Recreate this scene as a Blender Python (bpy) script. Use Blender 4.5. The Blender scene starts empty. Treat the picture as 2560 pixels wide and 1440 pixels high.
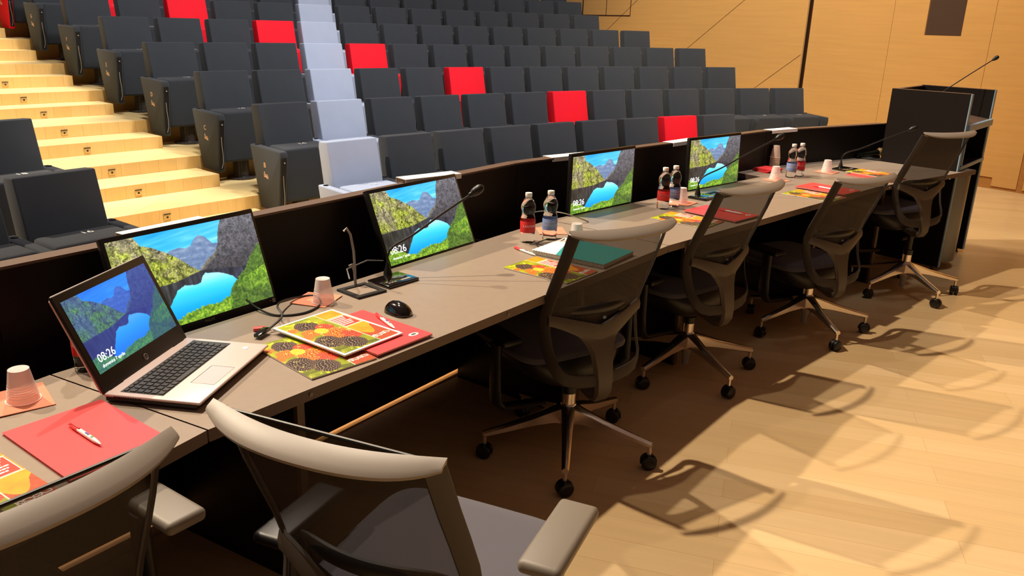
import bpy, bmesh, math, random
import numpy as np
from mathutils import Vector, Matrix
random.seed(7); np.random.seed(7)
PI = math.pi
scene = bpy.context.scene
COL = scene.collection
CX, CY = 9.423, -3.724            # common centre of the desk arc and of the seat rows
def rad(d): return d*PI/180
def pol(r, a, z=0.0):
    t = rad(a); return Vector((CX+r*math.cos(t), CY+r*math.sin(t), z))

# ------------------------------------------------------------------ materials
def lin(c):
    f = lambda v: (v/255.0)/12.92 if v/255.0 <= 0.04045 else ((v/255.0+0.055)/1.055)**2.4
    return (f(c[0]), f(c[1]), f(c[2]), 1.0)
MATS = {}
def nmat(name):
    m = bpy.data.materials.new(name); m.use_nodes = True
    nt = m.node_tree; b = nt.nodes['Principled BSDF']
    MATS[name] = m
    return m, nt, b
def mat(name, col, rough=0.6, metal=0.0, spec=0.5, bump=0.0, bscale=400.0, var=0.0, vscale=30.0, sheen=0.0, coat=0.0):
    m, nt, b = nmat(name)
    c = lin(col)
    b.inputs['Base Color'].default_value = c
    b.inputs['Roughness'].default_value = rough
    b.inputs['Metallic'].default_value = metal
    b.inputs['Specular IOR Level'].default_value = spec
    if sheen: b.inputs['Sheen Weight'].default_value = sheen
    if coat: b.inputs['Coat Weight'].default_value = coat
    tc = nt.nodes.new('ShaderNodeTexCoord')
    if var:
        n = nt.nodes.new('ShaderNodeTexNoise'); n.inputs['Scale'].default_value = vscale; n.inputs['Detail'].default_value = 4
        r = nt.nodes.new('ShaderNodeValToRGB')
        r.color_ramp.elements[0].position = 0.3; r.color_ramp.elements[1].position = 0.7
        r.color_ramp.elements[0].color = tuple(v*(1-var) for v in c[:3])+(1,)
        r.color_ramp.elements[1].color = tuple(min(1, v*(1+var)) for v in c[:3])+(1,)
        nt.links.new(tc.outputs['Object'], n.inputs['Vector']); nt.links.new(n.outputs['Fac'], r.inputs['Fac'])
        nt.links.new(r.outputs['Color'], b.inputs['Base Color'])
    if bump:
        n2 = nt.nodes.new('ShaderNodeTexNoise'); n2.inputs['Scale'].default_value = bscale
        bp = nt.nodes.new('ShaderNodeBump'); bp.inputs['Strength'].default_value = bump; bp.inputs['Distance'].default_value = 0.002
        nt.links.new(tc.outputs['Object'], n2.inputs['Vector'])
        nt.links.new(n2.outputs['Fac'], bp.inputs['Height']); nt.links.new(bp.outputs['Normal'], b.inputs['Normal'])
    return m
def emis(name, col, s=1.0):
    m, nt, b = nmat(name)
    b.inputs['Base Color'].default_value = (0,0,0,1)
    b.inputs['Emission Color'].default_value = lin(col); b.inputs['Emission Strength'].default_value = s
    return m
def wood(name, c1, c2, plank=(1.2, 0.12), rot=0.0, rough=0.35, grain=(1.5, 30.0), var=0.5, mortar=0.003, mcol=None, coords='Object', xrot=0.0, spec=0.5):
    """plank pattern (brick texture) with stretched-noise grain"""
    m, nt, b = nmat(name)
    tc = nt.nodes.new('ShaderNodeTexCoord'); mp = nt.nodes.new('ShaderNodeMapping')
    mp.inputs['Rotation'].default_value = (xrot, 0, rot)
    nt.links.new(tc.outputs[coords], mp.inputs['Vector'])
    br = nt.nodes.new('ShaderNodeTexBrick')
    br.inputs['Scale'].default_value = 1.0; br.inputs['Mortar Size'].default_value = mortar
    br.inputs['Brick Width'].default_value = plank[0]; br.inputs['Row Height'].default_value = plank[1]
    br.inputs['Color1'].default_value = lin(c1); br.inputs['Color2'].default_value = lin(c2)
    br.inputs['Mortar'].default_value = lin(mcol or c2); br.offset = 0.37
    nt.links.new(mp.outputs['Vector'], br.inputs['Vector'])
    mp2 = nt.nodes.new('ShaderNodeMapping'); mp2.inputs['Scale'].default_value = (grain[0], grain[1], grain[1])
    nt.links.new(mp.outputs['Vector'], mp2.inputs['Vector'])
    n = nt.nodes.new('ShaderNodeTexNoise'); n.inputs['Scale'].default_value = 1.0; n.inputs['Detail'].default_value = 6; n.inputs['Roughness'].default_value = 0.6
    nt.links.new(mp2.outputs['Vector'], n.inputs['Vector'])
    r = nt.nodes.new('ShaderNodeMapRange'); r.inputs['From Min'].default_value = 0.25; r.inputs['From Max'].default_value = 0.75
    r.inputs['To Min'].default_value = 1-var*0.3; r.inputs['To Max'].default_value = 1+var*0.12
    nt.links.new(n.outputs['Fac'], r.inputs['Value'])
    mx = nt.nodes.new('ShaderNodeMix'); mx.data_type = 'RGBA'; mx.blend_type = 'MULTIPLY'; mx.inputs['Factor'].default_value = 1
    cmb = nt.nodes.new('ShaderNodeCombineColor')
    for k in range(3): nt.links.new(r.outputs['Result'], cmb.inputs[k])
    nt.links.new(br.outputs['Color'], mx.inputs[6]); nt.links.new(cmb.outputs['Color'], mx.inputs[7])
    nt.links.new(mx.outputs[2], b.inputs['Base Color'])
    b.inputs['Roughness'].default_value = rough; b.inputs['Specular IOR Level'].default_value = spec
    return m
def vcol(name, rough=0.5, emit=0.0, spec=0.5):
    m, nt, b = nmat(name)
    a = nt.nodes.new('ShaderNodeVertexColor'); a.layer_name = 'Col'
    if emit:
        b.inputs['Base Color'].default_value = (0.01,0.01,0.01,1)
        nt.links.new(a.outputs['Color'], b.inputs['Emission Color']); b.inputs['Emission Strength'].default_value = emit
        b.inputs['Roughness'].default_value = 0.35
    else:
        nt.links.new(a.outputs['Color'], b.inputs['Base Color'])
        b.inputs['Roughness'].default_value = rough
    b.inputs['Specular IOR Level'].default_value = spec
    return m
def clear(name, col=(255,255,255), ior=1.33, rough=0.0, alpha=None):
    m, nt, b = nmat(name)
    b.inputs['Base Color'].default_value = lin(col); b.inputs['Transmission Weight'].default_value = 1.0
    b.inputs['IOR'].default_value = ior; b.inputs['Roughness'].default_value = rough
    return m
def seethrough(name, col, amount, rough=0.7):
    """fabric net or thin plastic: part of the light passes straight through"""
    m, nt, b = nmat(name)
    out = [n for n in nt.nodes if n.type == 'OUTPUT_MATERIAL'][0]
    b.inputs['Base Color'].default_value = lin(col); b.inputs['Roughness'].default_value = rough
    t = nt.nodes.new('ShaderNodeBsdfTransparent'); mx = nt.nodes.new('ShaderNodeMixShader')
    mx.inputs[0].default_value = amount
    nt.links.new(b.outputs[0], mx.inputs[1]); nt.links.new(t.outputs[0], mx.inputs[2]); nt.links.new(mx.outputs[0], out.inputs['Surface'])
    return m

M_floor = wood('stage_parquet', (222,192,146), (210,178,130), (1.25,0.13), rad(17), 0.3, (1.2,26), 0.3, 0.0008, (190,152,105))
M_step  = wood('stair_wood', (234,208,150), (227,198,138), (0.9,3.0), 0, 0.4, (3,20), 0.35, 0.0012, (150,105,55))
M_riser = wood('riser_wood', (226,188,120), (220,180,110), (0.155,3.0), 0, 0.45, (25,3), 0.3, 0.0012, (190,145,85), 'UV')
M_wall  = wood('wall_veneer', (214,166,100), (210,160,94), (4.0,3.0), 0, 0.5, (1.2,22), 0.28, 0.0, (210,160,94), 'UV', spec=0.25)
M_seam  = mat('seam_dark', (70,38,18), 0.7)
M_base  = mat('wood_plinth', (176,122,62), 0.5, var=0.08)
M_grille= mat('grille_brown', (72,50,34), 0.8, var=0.06, vscale=300)
M_black = mat('black_laminate', (21,15,13), 0.45, bump=0.05, spec=0.22)
M_blackf= mat('black_laminate_edge', (92,72,60), 0.45)
M_desk  = mat('taupe_linoleum', (148,132,118), 0.42, var=0.03, vscale=40, spec=0.4)
M_desk_edge = mat('desk_edge', (96,78,68), 0.5)
M_alu   = mat('alu_edge', (128,158,182), 0.35, 0.1)
M_char  = mat('charcoal_fabric', (48,53,60), 0.85, bump=0.25, bscale=900, var=0.05, vscale=6, sheen=0.15, spec=0.2)
M_light = mat('lightblue_fabric', (160,172,196), 0.85, bump=0.2, bscale=900, var=0.03, vscale=6, sheen=0.1, spec=0.2)
M_red   = mat('red_fabric', (226,24,44), 0.8, bump=0.2, bscale=900, spec=0.2)
M_hole  = mat('pure_black', (10,9,9), 0.6)
M_white = mat('white_plastic', (238,236,232), 0.4)
M_logo  = mat('logo_peach', (240,196,160), 0.5)
M_steel = mat('chrome', (240,230,220), 0.22, 1.0)
M_plast = mat('taupe_plastic', (132,122,113), 0.42, bump=0.06, bscale=1500)
M_rail = mat('dark_taupe_frame', (44,35,30), 0.6)
M_spine = mat('grey_taupe_plastic', (78,68,60), 0.42)
M_pad   = mat('armpad_grey', (118,110,100), 0.5, bump=0.05)
M_rub   = mat('black_plastic', (17,15,15), 0.42)
M_castr = mat('caster_black', (22,20,20), 0.35)
M_seat  = mat('seat_grey_fabric', (84,82,92), 0.9, bump=0.3, bscale=1200, sheen=0.2)
M_net   = seethrough('mesh_net', (38,27,21), 0.20)
M_bezel = mat('bezel_black', (22,21,22), 0.35)
M_lapt  = mat('laptop_silver', (216,196,192), 0.35, 0.1)
M_key   = mat('key_black', (38,32,30), 0.5)
M_keyb  = mat('key_well', (20,18,18), 0.6)
M_tpad  = mat('touchpad', (205,200,200), 0.3, 0.2)
M_rfold = mat('red_card', (230,70,74), 0.42)
M_pages = mat('paper_edge', (232,226,215), 0.7)
M_paper = mat('white_paper', (246,244,240), 0.6)
M_nap   = mat('salmon_napkin', (232,140,112), 0.9, bump=0.2)
M_napr  = mat('red_napkin', (222,52,58), 0.85, bump=0.2)
M_teal  = mat('teal_cover', (28,152,150), 0.5)
M_water = clear('water', (250,252,255), 1.33, 0.0)
M_cup   = seethrough('frosted_cup', (255,246,244), 0.40, 0.25)
M_cup.node_tree.nodes['Principled BSDF'].inputs['Subsurface Weight'].default_value = 0.0
M_cupop = mat('cup_stack_plastic', (244,222,200), 0.35)
M_labr  = mat('label_red', (214,44,44), 0.45)
M_labb  = mat('label_blue', (120,140,190), 0.45)
M_gcable= mat('grey_cable', (150,146,140), 0.5)
M_gloss = mat('glossy_black', (18,13,12), 0.12, coat=0.5)
M_tablet= mat('socket_tablet', (70,84,92), 0.15)
M_wine  = mat('dark_green_glass', (20,22,16), 0.15)
M_gold  = mat('gold_band', (200,168,110), 0.35, 0.4)
M_green = mat('green_mark', (60,160,80), 0.5)
M_metal = mat('brushed_door', (112,116,122), 0.3, 0.9)
M_blue  = mat('ink_blue', (60,70,150), 0.5)
M_screen= vcol('screen_picture', emit=1.45)
M_screenL= vcol('laptop_picture', emit=1.25)
M_cover = vcol('printed_cover', 0.4)
M_txt   = emis('screen_text', (255,255,255), 1.6)
M_holes = mat('perforated_steel', (30,26,24), 0.5, 0.3)
# perforations: small dots
nt = M_holes.node_tree; b = nt.nodes['Principled BSDF']; tc = nt.nodes.new('ShaderNodeTexCoord')
vo = nt.nodes.new('ShaderNodeTexVoronoi'); vo.inputs['Scale'].default_value = 55; vo.inputs['Randomness'].default_value = 0.15
rp = nt.nodes.new('ShaderNodeValToRGB'); rp.color_ramp.elements[0].position = 0.35; rp.color_ramp.elements[0].color = (0.004,0.003,0.003,1)
rp.color_ramp.elements[1].position = 0.42; rp.color_ramp.elements[1].color = (0.05,0.04,0.035,1)
nt.links.new(tc.outputs['Object'], vo.inputs['Vector']); nt.links.new(vo.outputs['Distance'], rp.inputs['Fac']); nt.links.new(rp.outputs['Color'], b.inputs['Base Color'])

# ------------------------------------------------------------------ mesh builder
class MB:
    def __init__(s): s.v = []; s.f = []; s.m = []; s.sm = []; s.uv = {}
    def add(s, vs, fs, mi=0, smooth=False, M=None, uvs=None):
        o = len(s.v)
        s.v += [tuple((M @ Vector(p)) if M is not None else p) for p in vs]
        for k, f in enumerate(fs):
            if uvs: s.uv[len(s.f)] = [uvs[i] for i in f]
            s.f.append(tuple(i+o for i in f)); s.m.append(mi); s.sm.append(smooth)
        return s
    def box(s, c, d, mi=0, M=None):
        x, y, z = d[0]/2, d[1]/2, d[2]/2
        vs = [(c[0]+a*x, c[1]+b_*y, c[2]+e*z) for e in (-1,1) for b_ in (-1,1) for a in (-1,1)]
        fs = [(0,2,3,1),(4,5,7,6),(0,1,5,4),(2,6,7,3),(0,4,6,2),(1,3,7,5)]
        return s.add(vs, fs, mi, False, M)
    def rbox(s, c, d, r=0.01, seg=3, mi=0, M=None):
        """box with rounded edges"""
        bm = bmesh.new(); bmesh.ops.create_cube(bm, size=1.0)
        for v in bm.verts: v.co = Vector((v.co.x*d[0], v.co.y*d[1], v.co.z*d[2]))
        bmesh.ops.bevel(bm, geom=list(bm.edges), offset=min(r, min(d)*0.49), segments=seg, profile=0.5, affect='EDGES')
        return s.frombm(bm, mi, True, (M or Matrix()) @ Matrix.Translation(Vector(c)))
    def frombm(s, bm, mi=0, smooth=False, M=None):
        bm.verts.index_update()
        vs = [tuple(v.co) for v in bm.verts]; fs = [tuple(v.index for v in f.verts) for f in bm.faces]
        bm.free(); return s.add(vs, fs, mi, smooth, M)
    def prism(s, poly, z0, z1, mi=0, M=None, smi=None):
        n = len(poly); vs = [(p[0], p[1], z0) for p in poly]+[(p[0], p[1], z1) for p in poly]
        s.add(vs, [tuple(range(n-1,-1,-1)), tuple(range(n, 2*n))], mi, False, M)
        s.add(vs, [(i, (i+1)%n, n+(i+1)%n, n+i) for i in range(n)], mi if smi is None else smi, False, M)
        return s
    def rprism(s, poly, z0, z1, r=0.01, mi=0, M=None, seg=2):
        bm = bmesh.new(); n = len(poly)
        a = [bm.verts.new((p[0],p[1],z0)) for p in poly]; b_ = [bm.verts.new((p[0],p[1],z1)) for p in poly]
        bm.faces.new(a[::-1]); bm.faces.new(b_)
        for i in range(n): bm.faces.new((a[i], a[(i+1)%n], b_[(i+1)%n], b_[i]))
        bmesh.ops.bevel(bm, geom=list(bm.edges), offset=r, segments=seg, profile=0.5, affect='EDGES')
        return s.frombm(bm, mi, True, M)
    def lathe(s, prof, seg=24, mi=0, M=None, smooth=True, cap=True):
        vs = []; fs = []
        for (r, z) in prof:
            for k in range(seg):
                a = 2*PI*k/seg; vs.append((r*math.cos(a), r*math.sin(a), z))
        for i in range(len(prof)-1):
            for k in range(seg):
                k2 = (k+1)%seg
                fs.append((i*seg+k, i*seg+k2, (i+1)*seg+k2, (i+1)*seg+k))
        if cap:
            fs.append(tuple(range(seg-1,-1,-1))); fs.append(tuple((len(prof)-1)*seg+k for k in range(seg)))
        return s.add(vs, fs, mi, smooth, M)
    def tube(s, pts, r, seg=8, mi=0, M=None, closed=False, flat=None):
        """tube along points; r scalar or list; flat=(a,b) scales cross axes"""
        P = [Vector(p) for p in pts]; n = len(P); R_ = r if isinstance(r, (list, tuple)) else [r]*n
        vs = []; fs = []; up = None
        for i, p in enumerate(P):
            if closed: t = (P[(i+1)%n]-P[i-1])
            else: t = (P[min(i+1,n-1)]-P[max(i-1,0)])
            t = t.normalized() if t.length > 1e-9 else Vector((0,0,1))
            if up is None:
                up = Vector((0,0,1)) if abs(t.z) < 0.9 else Vector((1,0,0))
            u = t.cross(up)
            u = u.normalized() if u.length > 1e-6 else t.orthogonal().normalized()
            w = u.cross(t).normalized(); up = w
            fa, fb = flat or (1,1)
            for k in range(seg):
                a = 2*PI*k/seg; q = p+u*(math.cos(a)*R_[i]*fa)+w*(math.sin(a)*R_[i]*fb); vs.append(tuple(q))
        m = n if closed else n-1
        for i in range(m):
            for k in range(seg):
                k2 = (k+1)%seg; j = (i+1)%n
                fs.append((i*seg+k, i*seg+k2, j*seg+k2, j*seg+k))
        if not closed:
            fs.append(tuple(range(seg-1,-1,-1))); fs.append(tuple((n-1)*seg+k for k in range(seg)))
        return s.add(vs, fs, mi, True, M)
    def loft(s, rings, mi=0, smooth=True, M=None, close_ring=True, cap=True):
        n = len(rings[0]); vs = [tuple(p) for r in rings for p in r]; fs = []
        for i in range(len(rings)-1):
            for k in range(n if close_ring else n-1):
                k2 = (k+1)%n; fs.append((i*n+k, i*n+k2, (i+1)*n+k2, (i+1)*n+k))
        if cap and close_ring:
            fs.append(tuple(range(n-1,-1,-1))); fs.append(tuple((len(rings)-1)*n+k for k in range(n)))
        return s.add(vs, fs, mi, smooth, M)
    def mesh(s, name, mats, fix=True):
        me = bpy.data.meshes.new(name); me.from_pydata(s.v, [], s.f)
        for m in (mats if isinstance(mats, (list, tuple)) else [mats]): me.materials.append(m)
        me.polygons.foreach_set('material_index', s.m); me.polygons.foreach_set('use_smooth', s.sm)
        if s.uv:
            ul = me.uv_layers.new(name='UVMap')
            for p in me.polygons:
                if p.index in s.uv:
                    for li, uvc in zip(p.loop_indices, s.uv[p.index]): ul.data[li].uv = uvc
        me.update()
        if fix and not s.uv:
            bm = bmesh.new(); bm.from_mesh(me); bmesh.ops.recalc_face_normals(bm, faces=bm.faces); bm.to_mesh(me); bm.free()
        me.set_sharp_from_angle(angle=rad(42))
        return me
def link(name, me, parent=None, loc=None, rot=None):
    o = bpy.data.objects.new(name, me); COL.objects.link(o)
    if parent: o.parent = parent
    if loc is not None: o.location = loc
    if rot is not None: o.rotation_euler = rot
    return o
def obj(name, mb, mats, parent=None, loc=None, rot=None, smooth_angle=None):
    return link(name, mb.mesh(name, mats), parent, loc, rot)
def tag(o, label=None, cat=None, group=None, kind=None):
    if label: o['label'] = label
    if cat: o['category'] = cat
    if group: o['group'] = group
    if kind: o['kind'] = kind
    return o
def empty(name, loc, rz=0.0, label=None, cat=None, group=None):
    o = bpy.data.objects.new(name, None); COL.objects.link(o); o.location = loc; o.rotation_euler = (0,0,rz)
    o.empty_display_size = 0.1
    return tag(o, label, cat, group)
def struct(name, mb, mats, parent=None):
    o = obj(name, mb, mats, parent)
    if parent is None: o['kind'] = 'structure'
    return o
def children(o): return [c for c in o.children]
def copy_tree(o, parent=None, keep=None):
    c = o.copy(); COL.objects.link(c)
    if parent: c.parent = parent
    for ch in o.children: copy_tree(ch, c)
    return c
TXT = {}
def text_mesh(t, size, depth=0.0004, m=None, align='CENTER', shear=0.0):
    key = (t, size, m.name, align, shear)
    if key in TXT: return TXT[key]
    cu = bpy.data.curves.new('txt', 'FONT'); cu.body = t; cu.size = size; cu.extrude = depth; cu.align_x = align; cu.align_y = 'CENTER'; cu.shear = shear
    cu.resolution_u = 3
    o = bpy.data.objects.new('txt', cu); COL.objects.link(o)
    dg = bpy.context.evaluated_depsgraph_get(); dg.update()
    me = bpy.data.meshes.new_from_object(o.evaluated_get(dg)); me.name = 'lettering'
    bpy.data.objects.remove(o); bpy.data.curves.remove(cu)
    me.materials.clear(); me.materials.append(m)
    TXT[key] = me
    return me

# ------------------------------------------------------------------ camera
cam = bpy.data.cameras.new('camera'); co = bpy.data.objects.new('camera', cam); COL.objects.link(co); scene.camera = co
F, PITCH, ROLL, HC = 2025.55, 0.31453, 0.03068, 1.6345
cam.sensor_width = 36; cam.lens = F*36/2560; cam.clip_start = 0.02; cam.clip_end = 200
cp, sp_ = math.cos(PITCH), math.sin(PITCH); cr, sr = math.cos(ROLL), math.sin(ROLL)
r0 = Vector((1,0,0)); u0 = Vector((0,sp_,cp)); fw = Vector((0,cp,-sp_))
rr = r0*cr+u0*sr; uu = u0*cr-r0*sr
co.matrix_world = Matrix(((rr.x,uu.x,-fw.x,0),(rr.y,uu.y,-fw.y,0),(rr.z,uu.z,-fw.z,HC),(0,0,0,1)))

# ------------------------------------------------------------------ wall line
W0 = Vector((5.45, 9.25)); WD = Vector((-0.62, 0.785)).normalized(); WN = Vector((WD.y, -WD.x))   # WN points away from the hall
def wpt(t, z, off=0.0): p = W0+WD*t+WN*off; return (p.x, p.y, z)
def wall_angle(r):
    """angle at which the circle of radius r meets the wall"""
    a = 175.0
    while a > 60:
        p = pol(r, a); d = (Vector((p.x, p.y))-W0).dot(WN)
        if d > 0.02: return a
        a -= 0.05
    return a

# ------------------------------------------------------------------ floor, platforms, stairs
m = MB(); m.add([(-14,-8,0),(16,-8,0),(16,16,0),(-14,16,0)], [(0,1,2,3)])
m.add([(-14,-8,-0.1),(16,-8,-0.1),(16,16,-0.1),(-14,16,-0.1)], [(3,2,1,0)])
struct('floor', m, M_floor)
ROWR = [14.431+0.887*k for k in range(10)]
ZT = [0.789,0.984,1.182,1.387,1.597,1.801,2.01,2.22,2.43,2.64]
FLZ = [0.0]+[ZT[k]-0.90 for k in range(1,10)]
NOSE = [None]+[ROWR[k-1]+0.0 for k in range(1,10)]
NOSE[2] = 15.26; NOSE[3] = 16.15
HALF = {2:14.92, 3:15.77, 4:16.72, 5:17.66, 6:18.55, 7:19.45, 8:20.3}
def sector(mb, r0_, r1_, a0, a1, zt, zb, step=1.0):
    n = max(2, int((a1-a0)/step))
    A = [a0+(a1-a0)*i/n for i in range(n+1)]
    for i in range(n):
        a, b_ = A[i], A[i+1]
        p, q, r_, s_ = pol(r0_,a,zt), pol(r0_,b_,zt), pol(r1_,b_,zt), pol(r1_,a,zt)
        mb.add([p,q,r_,s_], [(0,1,2,3)], 0, uvs=[(0,0)]*4)
        lo, ho = pol(r0_,a,zb), pol(r0_,b_,zb)
        u1, u2 = rad(a)*r0_, rad(b_)*r0_
        mb.add([lo,ho,q,p], [(3,2,1,0)], 1, uvs=[(u1,zb),(u2,zb),(u2,zt),(u1,zt)])
    for a in (a0, a1):
        c = [pol(r0_,a,zb), pol(r1_,a,zb), pol(r1_,a,zt), pol(r0_,a,zt)]
        mb.add(c, [(0,1,2,3)], 1, uvs=[(0,zb),(r1_-r0_,zb),(r1_-r0_,zt),(0,zt)])
for k in range(1, 10):
    mb = MB(); r1_ = (NOSE[k+1] if k < 9 else NOSE[k]+4.0)
    sector(mb, NOSE[k], r1_+0.02, max(wall_angle(NOSE[k]), wall_angle(r1_))-0.0, 166.0, FLZ[k], FLZ[k-1]-0.02)
    struct('floor_tier', mb, [M_step, M_riser])
AL, AR = 144.62, 138.86
for k, hr in HALF.items():
    mb = MB(); zt = (FLZ[k-1]+FLZ[k])/2
    sector(mb, hr, NOSE[k]-0.002, AR, AL, zt, FLZ[k-1]+0.001)
    struct('floor_step', mb, [M_step, M_riser])
# low step beside the wall
mb = MB(); wa = wall_angle(13.6)
sector(mb, 13.6, 14.42, wall_angle(14.4)+0.02, wall_angle(14.4)+4.5, 0.1, 0.001); struct('floor_step', mb, [M_step, M_riser])
mb = MB(); sector(mb, 12.15, 14.40, 124.5, 166, 0.004, 0.001); struct('floor_glow_strip', mb, [M_base, M_base])  # orange-brown sheet laid over the floor, colouring in the glow under the screen
# step lights
def step_light_proto():
    m_ = MB(); m_.rbox((0,0,0), (0.055,0.008,0.045), 0.003, 2, 0); m_.box((0,-0.0045,-0.004), (0.014,0.003,0.014), 1); m_.box((0,-0.0045,0.02), (0.055,0.003,0.006), 1)
    return m_.mesh('step_light', [M_gold, M_hole])
SLM = step_light_proto()
ordw = ['first','second','third','fourth','fifth','sixth','seventh','eighth','ninth','tenth','eleventh','twelfth','thirteenth','fourteenth','fifteenth','sixteenth','seventeenth']
SLA = [141.75,141.58,141.36,141.39,141.11,141.15,140.9,141.0,140.8,140.8,140.8,140.8]
lights_at = []
for k in range(2, 8):
    lights_at.append((HALF[k], (FLZ[k-1]*0.6+0.4*(FLZ[k-1]+FLZ[k])/2)))
    lights_at.append((NOSE[k], ((FLZ[k-1]+FLZ[k])/2*0.55+FLZ[k]*0.45)))
for i, (r_, z_) in enumerate(lights_at):
    o = link('step_light', SLM); a_ = SLA[i]
    p = pol(r_-0.004, a_, z_); o.location = p; o.rotation_euler = (0,0,rad(a_)-PI/2)
    o.rotation_euler = (0,0,rad(a_-90)); 
    tag(o, 'small square brass step light on the %s riser of the aisle stairs' % ordw[i], 'step light', 'step lights in the aisle stairs')

# ------------------------------------------------------------------ right wall
mb = MB()
def wq(t0, t1, z0, z1, mi=0, off=0.0, th=0.0):
    """panel of the wall with its own thickness"""
    a, b_, c, d = wpt(t0,z0,off), wpt(t1,z0,off), wpt(t1,z1,off), wpt(t0,z1,off)
    mb.add([a,b_,c,d], [(0,1,2,3)], mi, uvs=[(t0,z0),(t1,z0),(t1,z1),(t0,z1)])
    if th:
        a2,b2,c2,d2 = wpt(t0,z0,off+th), wpt(t1,z0,off+th), wpt(t1,z1,off+th), wpt(t0,z1,off+th)
        for q in ((a,d,d2,a2),(b_,c,c2,b2),(a,b_,b2,a2),(d,c,c2,d2)): mb.add(list(q), [(0,1,2,3)], mi, uvs=[(0,0),(0.1,0),(0.1,0.1),(0,0.1)])
ZH = 9.0
mb2_back = []
wq(-9, 14, -0.05, ZH, 1, 0.10)
panels = [(-9.0,-0.33), (-0.265,0.320), (0.324,1.488), (1.492,2.60), (2.675,14.0)]
for (a,b_) in panels:
    if a == 0.324:   # the panel with the square opening
        wq(a, 0.65, 0.04 if b_ < 0.4 else 0.16, ZH, 0, 0, 0.03); wq(0.65, 1.075, 0.16, 1.655, 0, 0, 0.03); wq(1.075, b_, 0.16, ZH, 0, 0, 0.03); wq(0.65,1.075,2.75,ZH,0,0,0.03)
    elif a == -0.265:
        wq(a, 0.0, 0.035, ZH, 0, 0, 0.03); wq(0.0, b_, 0.13, ZH, 0, 0, 0.03)
    elif a > 1.0: wq(a, b_, 0.40 if a < 2 else 0.5, ZH, 0, 0, 0.03)
    else: wq(a, b_, 0.035, ZH, 0, 0, 0.03)
# plinth
wq(-9, 14, -0.02, 0.6, 2, 0.012, 0.02)
# diagonal and access-panel seams
def seam(t0,z0,t1,z1,w=0.012):
    dx, dz = t1-t0, z1-z0; L = math.hypot(dx,dz); nx, nz = -dz/L*w/2, dx/L*w/2
    mb.add([wpt(t0+nx,z0+nz,-0.0015), wpt(t1+nx,z1+nz,-0.0015), wpt(t1-nx,z1-nz,-0.0015), wpt(t0-nx,z0-nz,-0.0015)], [(0,1,2,3)], 1, uvs=[(0,0)]*4)
def diag(t0,z0,t1,z1):
    seam(t0,z0,t1,z1,0.006)
diag(2.69,1.36,4.6,-0.02+0.0); diag(2.69,2.785,6.6,-0.03+0.0); diag(2.69,4.30,8.6,0.02)
seam(7.06,1.82,7.06,4.2,0.03); seam(6.48,1.82,6.48,4.2,0.014); seam(5.92,1.82,5.92,4.2,0.016); seam(5.92,1.82,7.06,1.82,0.02)
struct('wall_right', mb, [M_wall, M_seam, M_base])
mb = MB()
mb.add([wpt(0.652,1.657,0.02), wpt(1.073,1.657,0.02), wpt(1.073,2.748,0.02), wpt(0.652,2.748,0.02)], [(0,1,2,3)])
mb.add([wpt(0.652,1.657,0.06), wpt(1.073,1.657,0.06), wpt(1.073,2.748,0.06), wpt(0.652,2.748,0.06)], [(3,2,1,0)])
g = obj('wall_grille', mb, M_grille); tag(g, 'dark brown upright rectangular grille panel set into the wood wall', 'grille')

# ------------------------------------------------------------------ auditorium seats
def seat_parts(cm, tagname):
    P = {}
    # backrest: leaning cushion
    th = math.atan2(0.10, 0.46)
    m_ = MB()
    poly = [(0.004,0.900),(0.108,0.44),(0.06,0.36),(-0.02,0.36),(-0.105,0.85),(-0.098,0.893)]
    Mx = Matrix(((0,0,1,0),(1,0,0,0),(0,1,0,0),(0,0,0,1)))   # (y,z,x) -> world
    m_.rprism(poly, -0.236, 0.214, 0.010, 0, Mx, 3)
    P['backrest'] = m_.mesh('backrest', cm)
    # folded seat cushion
    m_ = MB()
    poly = [(0.135,0.600),(0.375,0.592),(0.335,0.17),(0.16,0.16)]
    m_.rprism(poly, -0.222, 0.222, 0.022, 0, Mx, 4)
    P['seat_cushion'] = m_.mesh('seat_cushion', cm)
    # arm panel
    m_ = MB()
    poly = [(-0.005,0.60),(0.43,0.585),(0.435,0.54),(0.37,0.10),(0.10,0.11)]
    m_.rprism(poly, -0.031, 0.031, 0.012, 0, Mx, 3)
    P['armrest'] = m_.mesh('armrest', cm)
    m_ = MB(); m_.lathe([(0.019,0.0),(0.019,0.004),(0.014,0.004),(0.013,0.001)], 16, 0, Matrix.Translation((0,0.055,0.5985)))
    P['cup_ring'] = m_.mesh('cup_ring', M_hole)
    m_ = MB(); m_.lathe([(0.125,0),(0.125,0.012),(0.07,0.016),(0.066,0.02),(0.066,0.24)], 24, 0, Matrix.Translation((0,0.2,0)))
    P['pedestal'] = m_.mesh('pedestal', M_holes)
    m_ = MB(); m_.lathe([(0.125,0),(0.125,0.012),(0.07,0.016),(0.066,0.02),(0.066,0.13)], 24, 0, Matrix.Translation((0,0.2,0.11)))
    P['pedestal_low'] = m_.mesh('pedestal', M_holes)
    return P
SP = {'charcoal': seat_parts(M_char,'c'), 'pale blue': seat_parts(M_light,'l'), 'red': seat_parts(M_red,'r')}
for c_ in ('pale blue','red'):
    for q in ('cup_ring','pedestal','pedestal_low'): SP[c_][q] = SP['charcoal'][q]
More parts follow.
